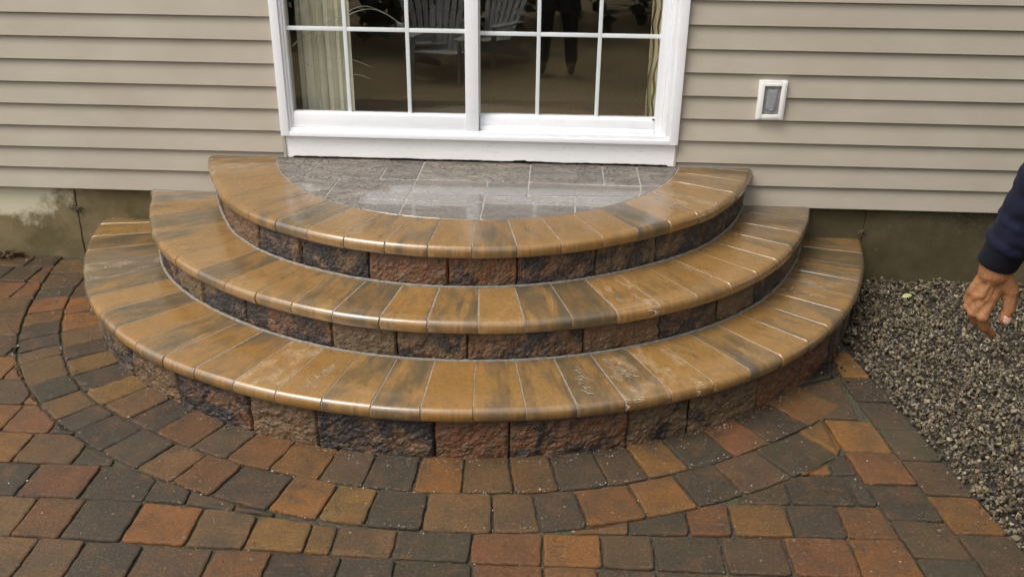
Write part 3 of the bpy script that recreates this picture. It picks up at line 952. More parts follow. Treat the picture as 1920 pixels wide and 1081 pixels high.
def muntins(xs, zs, x0, x1, y, name="muntin_grid"):
    mb = MB()
    w = .0095
    for x in xs:
        mb.box(x - w, x + w, y - .006, y + .006, PB - .003, PT + .002, .002)
    cuts = [x0 - .002] + [v for x in xs for v in (x - w - .0002, x + w + .0002)] + [x1 + .002]
    for z in zs:
        for a, b in zip(cuts[::2], cuts[1::2]):
            mb.box(a, b, y - .006, y + .006, z - w, z + w, .002)
    return dp(mb, name, M['muntin'])
muntins([-.846, -.5385], [1.264, 1.675, 2.086, 2.497], -1.137, -.2535, .006)
muntins([.1065, .4065], [1.251, 1.662, 2.073, 2.484], -.183, .701, .040)
mb = MB(); mb.box(-1.1365, -.2538, .0125, .0155, PB - .001, PT)
dp(mb, "pane", M['glass'], False)
mb = MB(); mb.box(-.1825, .7005, .0465, .0495, PB - .003, PT)
dp(mb, "pane", M['glass'], False)
mb = MB(); mb.box(.690, .7005, .0125, .030, PB - .0085, PB - .004, .001)
dp(mb, "sash_clip", M['sole'])

# weathered board below the door, its underside ragged
def ragged_board():
    x0, x1 = -1.187, .812
    n = 160
    vs, fs = [], []
    for i in range(n + 1):
        x = x0 + (x1 - x0) * i / n
        zb = LZ + .010 + .0030 * noise.noise(Vector((x * 6, 0, 0))) + .0026 * noise.noise(Vector((x * 34, 2, 0))) + (.004 if abs(x - .02) < .03 else 0)
        if x < -1.15 or x > .78:
            zb = LZ + .002
        vs += [(x, .02, zb), (x, -.012, zb), (x, -.014, zb + .003), (x, -.014, DZ0 - .014), (x, .02, DZ0 - .014)]
    for i in range(n):
        for j in range(4):
            fs.append((i * 5 + j, (i + 1) * 5 + j, (i + 1) * 5 + j + 1, i * 5 + j + 1))
    fs += [(0, 1, 2, 3, 4), tuple(n * 5 + j for j in (4, 3, 2, 1, 0))]
    mb = MB(); mb.add(vs, fs)
    return mb
hp(ragged_board().build("sill_board", M['board'], None))
mb = MB(); mb.box(-1.19, .815, .012, .05, LZ - .02, DZ0 - .02)
hp(mb.build("gap_backing", M['darkgap'], None))
mb = MB()    # narrow corner channels beside the board
mb.box(-1.2035, -1.1875, -.020, .02, LZ + .002, DZ0 - .0125, .001)
hp(mb.build("corner_channel", M['siding'], None)); mb = MB()
mb.box(.8125, .8215, -.020, .02, LZ + .002, DZ0 - .0125, .001)
hp(mb.build("corner_channel", M['siding'], None))

# room behind the glass
mb = MB(); mb.box(-2.6, 2.4, .11, 4.4, .60, .70)
hp(mb.build("carpet", M['carpet'], None))
mb = MB()
mb.box(-2.65, -2.6, .11, 4.4, .70, 3.2); mb.box(2.4, 2.45, .11, 4.4, .70, 3.2); mb.box(-2.65, 2.45, 4.4, 4.45, .6, 3.2)
mb.box(-2.65, 2.45, .11, 4.45, 3.2, 3.25); mb.box(-2.6, -1.25, .102, .11, .6, 3.2); mb.box(.86, 2.4, .102, .11, .6, 3.2); mb.box(-1.25, .86, .102, .11, 2.8, 3.2)
hp(mb.build("room_wall", M['wall'], None))

def curtain(name, x0, x1, y, z0, z1, folds, amp, mat, label, flare=0., seed=1):
    n, m = 90, 26
    vs, fs = [], []
    for j in range(m + 1):
        v = j / m
        for i in range(n + 1):
            u = i / n
            ph = folds * 2 * math.pi * u + .5 * math.sin(5 * u + seed)
            yy = y + amp * math.sin(ph) + amp * .35 * math.sin(2.3 * ph + v * 2) + .004 * noise.noise(Vector((u * 6, v * 3, seed)))
            xx = x0 + (x1 - x0) * u + flare * (v - .0) * (u) + .004 * math.sin(ph * 2)
            vs.append((xx, yy, z0 + (z1 - z0) * v))
    for j in range(m):
        for i in range(n):
            b = j * (n + 1) + i
            fs.append((b, b + 1, b + n + 2, b + n + 1))
    mb = MB(); mb.add(vs, fs)
    o = mb.build(name, mat, None, True)
    md = o.modifiers.new("thickness", 'SOLIDIFY'); md.thickness = .002
    return tag(o, label, "curtain")
curtain("curtain", -1.135, -.852, .150, .72, 2.7, 4.6, .022, M['curtain'], "pale green cream curtain hanging in folds behind the left end of the door", 0, 2)
curtain("curtain", .668, .86, .16, .72, 2.7, 2.2, .016, M['scroll'], "patterned curtain with olive scrolling vines at the right end of the door", -.0, 5)

# pale curved strands added inside the left pane to stand for reflections
refl_root = empty("reflection_strands", (-1.0, .125, .72), "thin pale curves added behind the left pane to stand for reflections in the glass", "reflection")
def tp(pts, r):
    mb = MB()
    k = []
    P = [Vector(p) for p in pts]
    for i in range(len(P) - 1):
        p0, p1, p2, p3 = P[max(i - 1, 0)], P[i], P[i + 1], P[min(i + 2, len(P) - 1)]
        for s_ in range(8):
            t = s_ / 8
            k.append(.5 * ((2 * p1) + (p2 - p0) * t + (2 * p0 - 5 * p1 + 4 * p2 - p3) * t * t + (3 * p1 - p0 - 3 * p2 + p3) * t ** 3))
    k.append(P[-1])
    mb.tube(k, [r * (1 - .6 * i / len(k)) for i in range(len(k))], 5)
    o = mb.build("twig", M['twig'], None, True)
    o.parent = refl_root
    o.matrix_parent_inverse = Matrix.Translation((1.0, -.125, -.72))
yT = .10
tp([(-1.14, yT, 1.16), (-1.08, yT, 1.21), (-1.0, yT, 1.245), (-.92, yT, 1.30), (-.86, yT, 1.31), (-.80, yT, 1.335), (-.73, yT + .01, 1.345), (-.66, yT + .02, 1.32), (-.58, yT + .02, 1.27)], .0032)
tp([(-1.05, yT, 1.19), (-.97, yT, 1.23), (-.9, yT, 1.285), (-.84, yT, 1.335), (-.77, yT, 1.36), (-.70, yT, 1.345), (-.63, yT + .02, 1.305), (-.59, yT + .02, 1.265)], .0022)
tp([(-1.10, yT, 1.09), (-1.06, yT, 1.06), (-.98, yT, 1.045), (-.92, yT, 1.045), (-.86, yT, 1.02), (-.81, yT, 1.02), (-.75, yT, 1.0)], .0022)
tp([(-1.05, yT, 1.09), (-.98, yT, 1.095), (-.90, yT, 1.105), (-.82, yT, 1.09), (-.74, yT, 1.06)], .0020)

# ------------------------------------------------------------------ outdoor socket on the right of the door
so = empty("outdoor_socket", (1.26, -.016, .965), "white framed outdoor socket with grey flip cover on the siding right of the door", "electrical outlet")
def op(mb, name, mat):
    o = mb.build(name, mat, None, True, sharp=35)
    o.parent = so
    o.matrix_parent_inverse = Matrix.Translation((-1.26, .016, -.965))
    return o
mb = MB()
X0, X1, Z0_, Z1_ = 1.194, 1.328, .870, 1.063
mb.box(X0, X0 + .026, -.034, .0, Z0_, Z1_, .003); mb.box(X1 - .026, X1, -.034, .0, Z0_, Z1_, .003)
mb.box(X0 + .0262, X1 - .0262, -.034, .0, Z1_ - .026, Z1_, .003); mb.box(X0 + .0262, X1 - .0262, -.034, .0, Z0_, Z0_ + .026, .003)
# raised inner step
mb.box(X0 + .008, X0 + .0255, -.038, -.0338, Z0_ + .008, Z1_ - .008, .0015); mb.box(X1 - .0255, X1 - .008, -.038, -.0338, Z0_ + .008, Z1_ - .008, .0015)
mb.box(X0 + .0257, X1 - .0257, -.038, -.0338, Z1_ - .0255, Z1_ - .012, .0015); mb.box(X0 + .0257, X1 - .0257, -.038, -.0338, Z0_ + .008, Z0_ + .0255, .0015)
op(mb, "mounting_frame", M['white2'])
mb = MB(); mb.box(X0 + .0262, X1 - .0262, -.012, .0, Z0_ + .0262, Z1_ - .0262)
op(mb, "recess", M['joint'])
mb = MB(); mb.box(1.2235, 1.2985, -.024, -.0125, .900, 1.031, .002)
op(mb, "cover_plate", M['grey'])
mb = MB()
pl = []
for k in range(21):
    a = math.pi * (1 + k / 20)
    pl.append((1.261 + .024 * math.cos(a), .932 + .017 * math.sin(a)))
pl += [(1.285, 1.018), (1.237, 1.018)]
n = len(pl)
vs = [(x, -.0245, z) for x, z in pl] + [(x, -.031, z) for x, z in pl] + [(1.261 + (x - 1.261) * .86, -.034, .97 + (z - .97) * .93) for x, z in pl]
fs = [(k, (k + 1) % n, n + (k + 1) % n, n + k) for k in range(n)] + [(n + k, n + (k + 1) % n, 2 * n + (k + 1) % n, 2 * n + k) for k in range(n)] + [tuple(2 * n + k for k in range(n))]
mb.add(vs, fs)
op(mb, "flip_cover", M['grey'])
mb = MB()
for hx in (1.246, 1.276):
    mb = MB(); mb.tube([(hx - .006, -.030, 1.019), (hx + .006, -.030, 1.019)], .0038, 8)
    op(mb, "hinge", M['grey'])
mb = MB(); mb.tube([(1.253, -.036, .919), (1.269, -.036, .919)], .003, 8)
op(mb, "latch", M['grey'])

# ------------------------------------------------------------------ patio of tumbled pavers
D_, O_, R_, T_, Y_, B_ = 'D', 'O', 'R', 'T', 'Y', 'B'
PAL = {'D': (.046, .033, .019), 'O': (.215, .086, .016), 'R': (.155, .062, .018), 'T': (.140, .074, .024), 'Y': (.180, .090, .018), 'B': (.082, .047, .021)}
prg = random.Random(4)
def pcol(c):
    b = PAL[c]
    k = prg.uniform(.82, 1.18)
    return tuple(max(0, v * k * prg.uniform(.93, 1.07)) for v in b)
def rcol():
    return prg.choices('DDDDBBTTRROY', k=1)[0]
CR = (CX, .2730)
R1O = [(-180, 2.12), (-166, 2.127), (-161, 2.16), (-154, 2.187), (-145, 2.218), (-138, 2.243), (-131, 2.25), (-127, 2.236), (-115, 2.22), (-101, 2.216), (-91, 2.221), (-73, 2.236), (-55, 2.233), (-47, 2.245), (-40, 2.25)]
R2O = [(-180, 2.325), (-169, 2.325), (-162, 2.33), (-151, 2.376), (-143, 2.41), (-133, 2.422), (-113, 2.415), (-94, 2.424), (-80, 2.44), (-71, 2.435), (-40, 2.435)]
pav = MB()
def add_paver(poly, c, rot=True):
    if parea(poly) < 0:
        poly = poly[::-1]
    if parea(poly) < .0012:
        return
    poly = resample(poly, .014)
    poly = inset(poly, prg.uniform(.0028, .0050))
    poly = soften(poly, 2, .55)
    sd = prg.random() * 50
    poly = [(x + .0048 * noise.noise(Vector((x * 24, y * 24, sd))) + .0018 * noise.noise(Vector((x * 90, y * 90, sd))), y + .0048 * noise.noise(Vector((x * 24, y * 24, sd + 5))) + .0018 * noise.noise(Vector((x * 90, y * 90, sd + 5)))) for x, y in poly]
    if parea(poly) < .001:
        return
    n = len(poly)
    cx = sum(p[0] for p in poly) / n; cy = sum(p[1] for p in poly) / n
    tx, ty = prg.uniform(-.020, .020), prg.uniform(-.020, .020)
    dz = prg.uniform(-.0022, .0022)
    def zz(x, y, b):
        return b + dz + tx * (x - cx) + ty * (y - cy)
    i1, i2 = inset(poly, .0025), inset(poly, .009)
    vs = [(x, y, -.03) for x, y in poly] + [(x, y, zz(x, y, -.0060)) for x, y in poly] + [(x, y, zz(x, y, -.0020)) for x, y in i1] + [(x, y, zz(x, y, 0)) for x, y in i2]
    fs = []
    for r_ in range(3):
        fs += [(r_ * n + k, r_ * n + (k + 1) % n, (r_ + 1) * n + (k + 1) % n, (r_ + 1) * n + k) for k in range(n)]
    fs.append(tuple(3 * n + k for k in range(n)))
    pav.add(vs, fs, pcol(c))

def ringpiece(a0, a1, fi, fo, jig=0):
    n = max(2, int((a1 - a0) / 1.5))
    out = [(CR[0] + fi(a) * math.cos(R(a)), CR[1] + fi(a) * math.sin(R(a))) for a in [a0 + (a1 - a0) * k / n for k in range(n + 1)]]
    out += [(CR[0] + fo(a) * math.cos(R(a)), CR[1] + fo(a) * math.sin(R(a))) for a in [a1 - (a1 - a0) * k / n for k in range(n + 1)]]
    return out
f0 = lambda a: rad(2, a) - .045
f1 = lambda a: lerp_table(R1O, a)
f2 = lambda a: lerp_table(R2O, a)
J1 = [-171.8, -165.9, -158.7, -154.0, -149.1, -144.5, -141.2, -137.1, -132.9, -129.0, -124.6, -120.4, -115.3, -111.0, -106.1, -100.9, -96.6, -91.8, -87.2, -82.4, -78.2, -73.4, -69.5, -65.1, -59.9, -55.3, -49.6, -43.6]
C1 = "B" + "BOOTDYDYTDRBOOBDOTRDBODRDOO"
J2 = [-172.2, -167.5, -162.7, -159.8, -155.7, -152.4, -148.8, -145.7, -143.1, -137.7, -133.8, -129.7, -126.6, -121.9, -117.1, -113.0, -108.7, -103.2, -98.8, -94.9, -90.2, -84.5, -80.7, -76.9, -71.8, -67.2, -62.7, -57.4, -51.5, -46.3]
C2 = "TBDOODDTTDTDDDTRDOYDTTDOODBDY"
for k in range(len(J1) - 1):
    add_paver(ringpiece(J1[k], J1[k + 1], f0, f1), C1[k % len(C1)])
def xb2(y): return 1.468 + (-y - 1.01) * .111
def xg(y): return 1.595 + (-y - .9) * .150
def xb3(y): return 1.318 + (-y - 1.39) * .107
for k in range(len(J2) - 1):
    pc = ringpiece(J2[k], J2[k + 1], f1, f2)
    pc = [(min(x, xb3(y)), y) for x, y in pc]
    add_paver(pc, C2[k % len(C2)])
# edging courses along the gravel
ys = [-.80, -1.035, -1.235, -1.437, -1.64, -1.851, -2.06, -2.27, -2.48, -2.69, -2.9, -3.1, -3.3, -3.5]
for (ya, yb), c in zip(zip(ys, ys[1:]), "ODDDBOBDTDBOD"):
    pl = [(xb2(ya), ya), (xg(ya), ya), (xg(yb), yb), (xb2(yb), yb)]
    if ya > -1:
        pl = [(1.50, ya), (xg(ya), ya), (xg(yb), yb), (1.47, yb)]
    add_paver(pl, c)
ys = [-1.385, -1.60, -1.80, -2.0, -2.19, -2.39, -2.6, -2.8, -3.0, -3.2, -3.4]
for (ya, yb), c in zip(zip(ys, ys[1:]), "ORDBDTBDOD"):
    add_paver([(xb3(ya), ya), (xb2(ya), ya), (xb2(yb), yb), (xb3(yb), yb)], c)
add_paver([(1.16, -1.19), (1.47, -1.045), (1.465, -1.375), (1.325, -1.375), (1.25, -1.30)], 'B')
add_paver([(1.33, -.93), (1.50, -.82), (1.468, -1.03), (1.22, -1.15)], 'D')
# field rows, clipped by the outer ring and by the edging
L0 = [(-1.7, -2.06), (-1.1, -2.06), (-.5, -2.148), (.2, -2.142), (.8, -2.12), (1.4, -2.10)]
L1 = [(-1.7, -2.26), (-.7, -2.283), (0, -2.30), (1.4, -2.295)]
def rowline(k, x):
    if k == 0: return lerp_table(L0, x)
    if k == 1: return lerp_table(L1, x)
    if k > 1: return lerp_table(L1, x) - .192 * (k - 1)
    st = .192 if x < -.5 else .174
    return lerp_table(L0, x) + st * (-k)
rows = {0: ([-1.995, -1.795, -1.565, -1.397, -1.193, -.971, -.775, -.579, -.489, -.287, -.036, .198, .391, .562, .789, .997, 1.215, 1.415], "DTRDOTYYTDROBDBRO"),
        1: ([-2.04, -1.83, -1.613, -1.455, -1.296, -1.103, -.868, -.675, -.447, -.27, -.024, .205, .375, .563, .733, .964, 1.196, 1.42], "BDTTDBRDDDRODDBBD"),
        -1: ([-2.45, -2.25, -2.05, -1.83, -1.66, -1.43, -1.2], "DBTDRDDD")}
for k in range(-12, 8):
    if k in rows:
        xs_, cs = rows[k]
        xs_ = list(xs_)
        lo = xs_[0]
        while lo > -4.4:
            lo -= prg.choice([.17, .2, .23]); xs_.insert(0, lo); cs = rcol() + cs
        if k == -1:
            hi = xs_[-1]
            while hi < 1.5:
                hi += prg.choice([.15, .18, .2]); xs_.append(hi); cs += rcol()
    else:
        xs_ = [-4.6 + prg.random() * .1]
        while xs_[-1] < 1.6:
            xs_.append(xs_[-1] + prg.choice([.15, .19, .19, .23]))
        cs = ''.join(rcol() for _ in xs_)
    for xa, xb_, c in zip(xs_, xs_[1:], cs):
        ya, yb = rowline(k, xa), rowline(k, xb_)
        yc, yd = rowline(k + 1, xb_), rowline(k + 1, xa)
        if max(ya, yb) > .012:
            ya, yb = min(ya, .012), min(yb, .012)
        if ya - yd < .03: continue
        rect = [(xa, yd), (xb_, yc), (xb_, yb), (xa, ya)]
        lim = xb3(yc)
        if xa > lim - .03: continue
        rect = [(min(x, lim if k > 0 else xb3(y)), y) for x, y in rect]
        pts = resample(rect, .012)
        out, hit = [], 0
        for x, y in pts:
            dx, dy = x - CR[0], y - CR[1]
            d = math.hypot(dx, dy)
            if y < CR[1]:
                ro = f2(math.degrees(math.atan2(dy, dx))) + .001
                if d < ro:
                    hit += 1
                    x, y = CR[0] + dx / d * ro, CR[1] + dy / d * ro
            out.append((x, y))
        if hit == len(pts): continue
        o2 = [out[0]]
        for q in out[1:]:
            if math.hypot(q[0] - o2[-1][0], q[1] - o2[-1][1]) > .004: o2.append(q)
        cw = rect if parea(rect) > 0 else rect[::-1]
        o2 = convex_clip(o2, cw)
        o3 = []
        for q in o2:
            if not o3 or math.hypot(q[0] - o3[-1][0], q[1] - o3[-1][1]) > .003: o3.append(q)
        o2 = o3
        if len(o2) < 5: continue
        if abs(parea(o2)) < .0016: continue
                # a sliver has a long outline for its area
        per = sum(math.hypot(a[0] - b[0], a[1] - b[1]) for a, b in zip(o2, o2[1:] + o2[:1]))
        if abs(parea(o2)) / per < .009: continue
        add_paver(o2, c)
patio = pav.build("patio_paving", M['paver'], None, False, False, True)
tag(patio, kind='structure')
mb = MB()
g = 6
mb.add([(-4.7, -3.75, -.013), (1.62, -3.75, -.013), (1.9, -3.6, -.013), (1.58, -.75, -.013), (1.58, .02, -.013), (-4.7, .02, -.013)], [(0, 1, 2, 3, 4, 5)])
tag(mb.build("sand_joint", M['sand']), kind='structure')
mb = MB()
mb.add([(-150, -150, -.035), (150, -150, -.035), (150, 150, -.035), (-150, 150, -.035)], [(0, 1, 2, 3)])
tag(mb.build("lawn", M['lawn']), kind='structure')
mb = MB()
mb.add([(1.4, -6.0, -.022), (5.0, -6.0, -.022), (5.0, .02, -.022), (1.2, .02, -.022)], [(0, 1, 2, 3)])
tag(mb.build("gravel_bed", M['soil']), kind='structure')

# loose grit and chips lying on the pavers and in the joints
def rock(rg, c, s, flat=.6):
    bm = bmesh.new()
    bmesh.ops.create_icosphere(bm, subdivisions=1, radius=1)
    return bm
ico = bmesh.new(); bmesh.ops.create_icosphere(ico, subdivisions=1, radius=1)
ICO_V = [v.co.copy() for v in ico.verts]; ICO_F = [tuple(v.index for v in f.verts) for f in ico.faces]; ico.free()
cube8 = [Vector(v) for v in ((-1, -1, -1), (1, -1, -1), (1, 1, -1), (-1, 1, -1), (-1, -1, 1), (1, -1, 1), (1, 1, 1), (-1, 1, 1))]
def rock_variant(rg):
    """an angular crushed stone: convex hull of a few random points"""
    bm = bmesh.new()
    for _ in range(13):
        v = Vector((rg.gauss(0, 1), rg.gauss(0, 1), rg.gauss(0, 1))).normalized()
        bm.verts.new((v.x * rg.uniform(.8, 1.25), v.y * rg.uniform(.6, 1.), v.z * rg.uniform(.45, .75)))
    r = bmesh.ops.convex_hull(bm, input=bm.verts[:])
    dead = list({e for e in r['geom_interior'] + r['geom_unused'] if isinstance(e, bmesh.types.BMVert)})
    bmesh.ops.delete(bm, geom=dead, context='VERTS')
    bm.verts.index_update()
    out = ([v.co.copy() for v in bm.verts], [tuple(v.index for v in f.verts) for f in bm.faces])
    bm.free()
    return out
grg = random.Random(21)
VAR = [rock_variant(grg) for _ in range(28)]
from mathutils import Euler
def put_rock(mb, x, y, z, s, tone):
    vs, fs = VAR[grg.randrange(len(VAR))]
    m = Euler((grg.uniform(0, 6.28), grg.uniform(0, 6.28), grg.uniform(0, 6.28))).to_matrix()
    mb.add([(m @ v) * s + Vector((x, y, z)) for v in vs], fs, tone)
GC = [(.14, .103, .056), (.20, .153, .088), (.105, .078, .042), (.065, .048, .028), (.29, .24, .155), (.11, .072, .038), (.075, .062, .042), (.13, .11, .078), (.06, .05, .035)]
grav = MB()
def in_steps(x, y, m=.0):
    return math.hypot(x - CX, y - .273) < 2.03 + m
cnt = 0
while cnt < 21500:
    far = cnt > 19000
    x = grg.uniform(1.3, 3.0) if not far else grg.uniform(3.0, 4.6)
    y = grg.uniform(-2.7, .012) if not far else grg.uniform(-2.9, .012)
    if x < (xg(min(y, -.8)) + .006 if y < -.78 else 1.3): continue
    if in_steps(x, y): continue
    if y > -.8 and y < -.76 and x < 1.6: continue
    if x > 2.0 + (-y) * .25 and grg.random() < .3: continue
    s = grg.choice([.005, .006, .007, .008, .009, .010, .012, .014])
    edge = min(1, max(0, (x - xg(min(y, -.8))) / .15)) if y < -.8 else 1
    h = .012 * noise.noise(Vector((x * 5, y * 5, 0))) + .010 * edge + grg.uniform(-.012, .012)
    c = grg.choice(GC)
    k = grg.uniform(.7, 1.2)
    put_rock(grav, x, y, h - .008, s, tuple(v * k for v in c))
    cnt += 1
tag(grav.build("gravel", M['gravel'], None, False, False, True), "grey brown crushed stone gravel between the paving and the foundation", "gravel", kind='stuff')
grit = MB()
cnt = 0
while cnt < 4200:
    x, y = grg.uniform(-3.0, 1.8), grg.uniform(-2.7, -.02)
    d = math.hypot(x - CR[0], y - CR[1])
    near = d < 2.08
    if d < 2.03: continue
    if not near and grg.random() < .30 and d > 2.3: continue
    if grg.random() < .62 and d > 2.12: 
        a = grg.uniform(-172, -42); d = grg.choice([2.035, 2.04, 2.05, 2.07, 2.225, 2.225, 2.42, 2.42]) + grg.gauss(0, .006)
        x, y = CR[0] + d * math.cos(R(a)), CR[1] + d * math.sin(R(a))
        if d > 2.2 and x > 1.2: continue
    if x > xg(min(y, -.9)): continue
    s = grg.choice([.0011, .0014, .0017, .002, .0025, .0035, .0045 if grg.random() < .3 else .002])
    k = grg.uniform(.6, 1.4)
    c = grg.choice([(.34, .29, .22), (.22, .18, .13), (.12, .10, .08), (.42, .38, .32)])
    put_rock(grit, x, y, .001 + s * .3, s, tuple(v * k for v in c)); cnt += 1
# brighter chips scattered over the lower coping's foot and along the gravel's edge
for i in range(170):
    y = grg.uniform(-2.6, -.85)
    x = xg(y) + grg.gauss(-.03, .03)
    put_rock(grit, x, y, .003, grg.uniform(.002, .006), grg.choice(GC))
tag(grit.build("grit", M['gravel'], None, False, False, True), "loose sand grains and stone chips scattered over the pavers", "grit", kind='stuff')

# dead leaves and roots by the foundation at the far left
def leaf_mesh(mb, c, s, a, tilt, rg):
    m = Euler((tilt * rg.uniform(-1, 1), tilt * rg.uniform(-1, 1), a)).to_matrix()
    pts = [(-1, 0, 0), (-.5, .38, .08), (0, .5, .16), (.55, .34, .1), (1, 0, 0), (.55, -.34, .12), (0, -.5, .18), (-.5, -.38, .07)]
    vs = [Vector(c) + (m @ Vector(p)) * s for p in pts] + [Vector(c) + (m @ Vector((p[0], p[1], p[2] - .06))) * s for p in pts]
    mb.add(vs, [(0, 1, 2, 3, 4), (0, 4, 5, 6, 7), (12, 11, 10, 9, 8), (15, 14, 13, 12, 8)])
mb = MB()
lr = random.Random(3)
for i in range(170):
    x = -2.72 - abs(lr.gauss(0, .17))
    y = -.005 - abs(lr.gauss(0, .032)) * min(1.6, .5 + (-2.66 - x) * 2.4)
    leaf_mesh(mb, (x, y, .006 + lr.random() * .02), lr.uniform(.008, .02), lr.uniform(0, 6.28), .8, lr)
for i in range(46):
    x = -2.76 - abs(lr.gauss(0, .13)); y = -.01 - lr.random() * .05
    a = lr.uniform(0, 6.28); l = lr.uniform(.02, .07)
    p = Vector((x, y, .02)); q = p + Vector((math.cos(a) * l, math.sin(a) * l * .5, lr.uniform(-.01, .02)))
    mb.tube([p, (p + q) / 2 + Vector((0, 0, .01)), q], .0013, 4)
tag(mb.build("leaf_litter", M['dead']), "dark dead leaves and roots piled against the foundation at far left", "leaf litter", kind='stuff')
# dark debris in the corner between the bottom riser and the edging at right
mb = MB()
for i in range(240):
    x, y = 1.42 + lr.gauss(0, .05), -.90 + lr.gauss(0, .07)
    if in_steps(x, y, .004) or y > -.78: continue
    put_rock(mb, x, y, .004, lr.uniform(.003, .010), (.03, .03, .036))
tag(mb.build("dark_debris", M['joint'], None, False, False, True), "black wet debris in the corner between bottom step and gravel", "debris", kind='stuff')

# pale leaf on the gravel
mb = MB()
leaf_mesh(mb, (2.03, -.23, .022), .030, .3, .3, lr); leaf_mesh(mb, (2.07, -.20, .024), .020, -.5, .3, lr)
tag(mb.build("fallen_leaf", M['fresh']), "small pale green leaf lying on the gravel near the foundation", "leaf")
# bright yellow leaf fragment on the edging
mb = MB(); leaf_mesh(mb, (1.405, -1.02, .006), .009, .2, .3, lr)
tag(mb.build("fallen_leaf", M['straw']), "tiny yellow leaf scrap on the paving at the foot of the bottom step", "leaf")
# weed in a joint at the front
mb = MB()
for k in range(7):
    a = k * .9 + .3
    leaf_mesh(mb, (-.0245 + math.cos(a) * .009, -2.395 + math.sin(a) * .009, .006), .009, a, .5, lr)
mb.tube([(-.0245, -2.395, -.008), (-.0245, -2.395, .006)], .0015, 5)
tag(mb.build("weed", M['leaf']), "tiny green weed sprouting from a paver joint in the foreground", "weed")
# straws
mb = MB()
for i in range(60):
    x, y = lr.uniform(-2.6, 2.4), lr.uniform(-2.5, -.3)
    if in_steps(x, y, .03): continue
    a, l = lr.uniform(0, 6.28), lr.uniform(.01, .035)
    z0 = .004 if x < xg(min(y, -.9)) else .02
    p = Vector((x, y, z0)); q = p + Vector((math.cos(a) * l, math.sin(a) * l, 0))
    mb.tube([p, (p + q) / 2 + Vector((lr.uniform(-.004, .004), lr.uniform(-.004, .004), .002)), q], .0006, 4)
tag(mb.build("straw", M['straw']), "dry grass stalks scattered over the paving and gravel", "straw", kind='stuff')

# ------------------------------------------------------------------ figures
def sphere_pts(c, r, n=10):
    out = []
    for i in range(n // 2 + 1):
        th = math.pi * i / (n // 2)
        for k in range(n):
            out.append((c, th, 2 * math.pi * k / n))
    return out
def capsule(bm, p, q, r0, r1, n=14, sx=1., ax=None):
    """closed tapered capsule; sx flattens it along the direction ax"""
    p, q = Vector(p), Vector(q)
    d = q - p
    L = d.length
    d = d.normalized() if L > 1e-6 else Vector((0, 0, 1))
    a = Vector(ax) if ax is not None else d.orthogonal()
    a = (a - d * a.dot(d)).normalized()
    b = d.cross(a)
    rings = []
    for k in range(1, 6):
        t = math.pi / 2 * (1 - k / 5.5)
        rings.append((p - d * r0 * math.sin(t), r0 * math.cos(t)))
    rings.append((p, r0)); rings.append((q, r1))
    for k in range(5, 0, -1):
        t = math.pi / 2 * (1 - k / 5.5)
        rings.append((q + d * r1 * math.sin(t), r1 * math.cos(t)))
    vr = []
    for c, r in rings:
        vr.append([bm.verts.new(c + (a * math.cos(2 * math.pi * i / n) * sx + b * math.sin(2 * math.pi * i / n)) * r) for i in range(n)])
    for u, v in zip(vr, vr[1:]):
        for i in range(n):
            bm.faces.new((u[i], u[(i + 1) % n], v[(i + 1) % n], v[i]))
    bm.faces.new(vr[0][::-1]); bm.faces.new(vr[-1])
def ball(bm, c, r, sc=(1, 1, 1), n=16, rot=None):
    m = Matrix.Translation(c) @ (rot.to_4x4() if rot else Matrix.Identity(4)) @ Matrix.Diagonal((r * sc[0], r * sc[1], r * sc[2], 1))
    bmesh.ops.create_uvsphere(bm, u_segments=n, v_segments=n // 2 + 2, radius=1, matrix=m)
def fuse(name, bm, voxel, smooth, mat, parent=None, disp=None, origin=None):
    """merge overlapping closed shapes into one continuous skin"""
    bmesh.ops.recalc_face_normals(bm, faces=bm.faces[:])
    me = bpy.data.meshes.new("tmp"); bm.to_mesh(me); bm.free()
    o = bpy.data.objects.new("tmp", me); C.objects.link(o)
    md = o.modifiers.new("remesh", 'REMESH'); md.mode = 'VOXEL'; md.voxel_size = voxel
    if smooth:
        m2 = o.modifiers.new("smooth", 'SMOOTH'); m2.iterations = smooth; m2.factor = .6
    bpy.context.view_layer.update()
    dg = bpy.context.evaluated_depsgraph_get()
    me2 = bpy.data.meshes.new_from_object(o.evaluated_get(dg), depsgraph=dg)
    bpy.data.objects.remove(o)
    if disp:
        me2.update()
        nm = [v.normal.copy() for v in me2.vertices]
        for v, n_ in zip(me2.vertices, nm):
            v.co += n_ * disp(v.co)
    me2.polygons.foreach_set('use_smooth', [True] * len(me2.polygons))
    me2.materials.clear()
    r = link(name, me2, mat)
    if parent is not None:
        r.parent = parent
        bpy.context.view_layer.update()
        r.matrix_parent_inverse = parent.matrix_world.inverted()
    return r

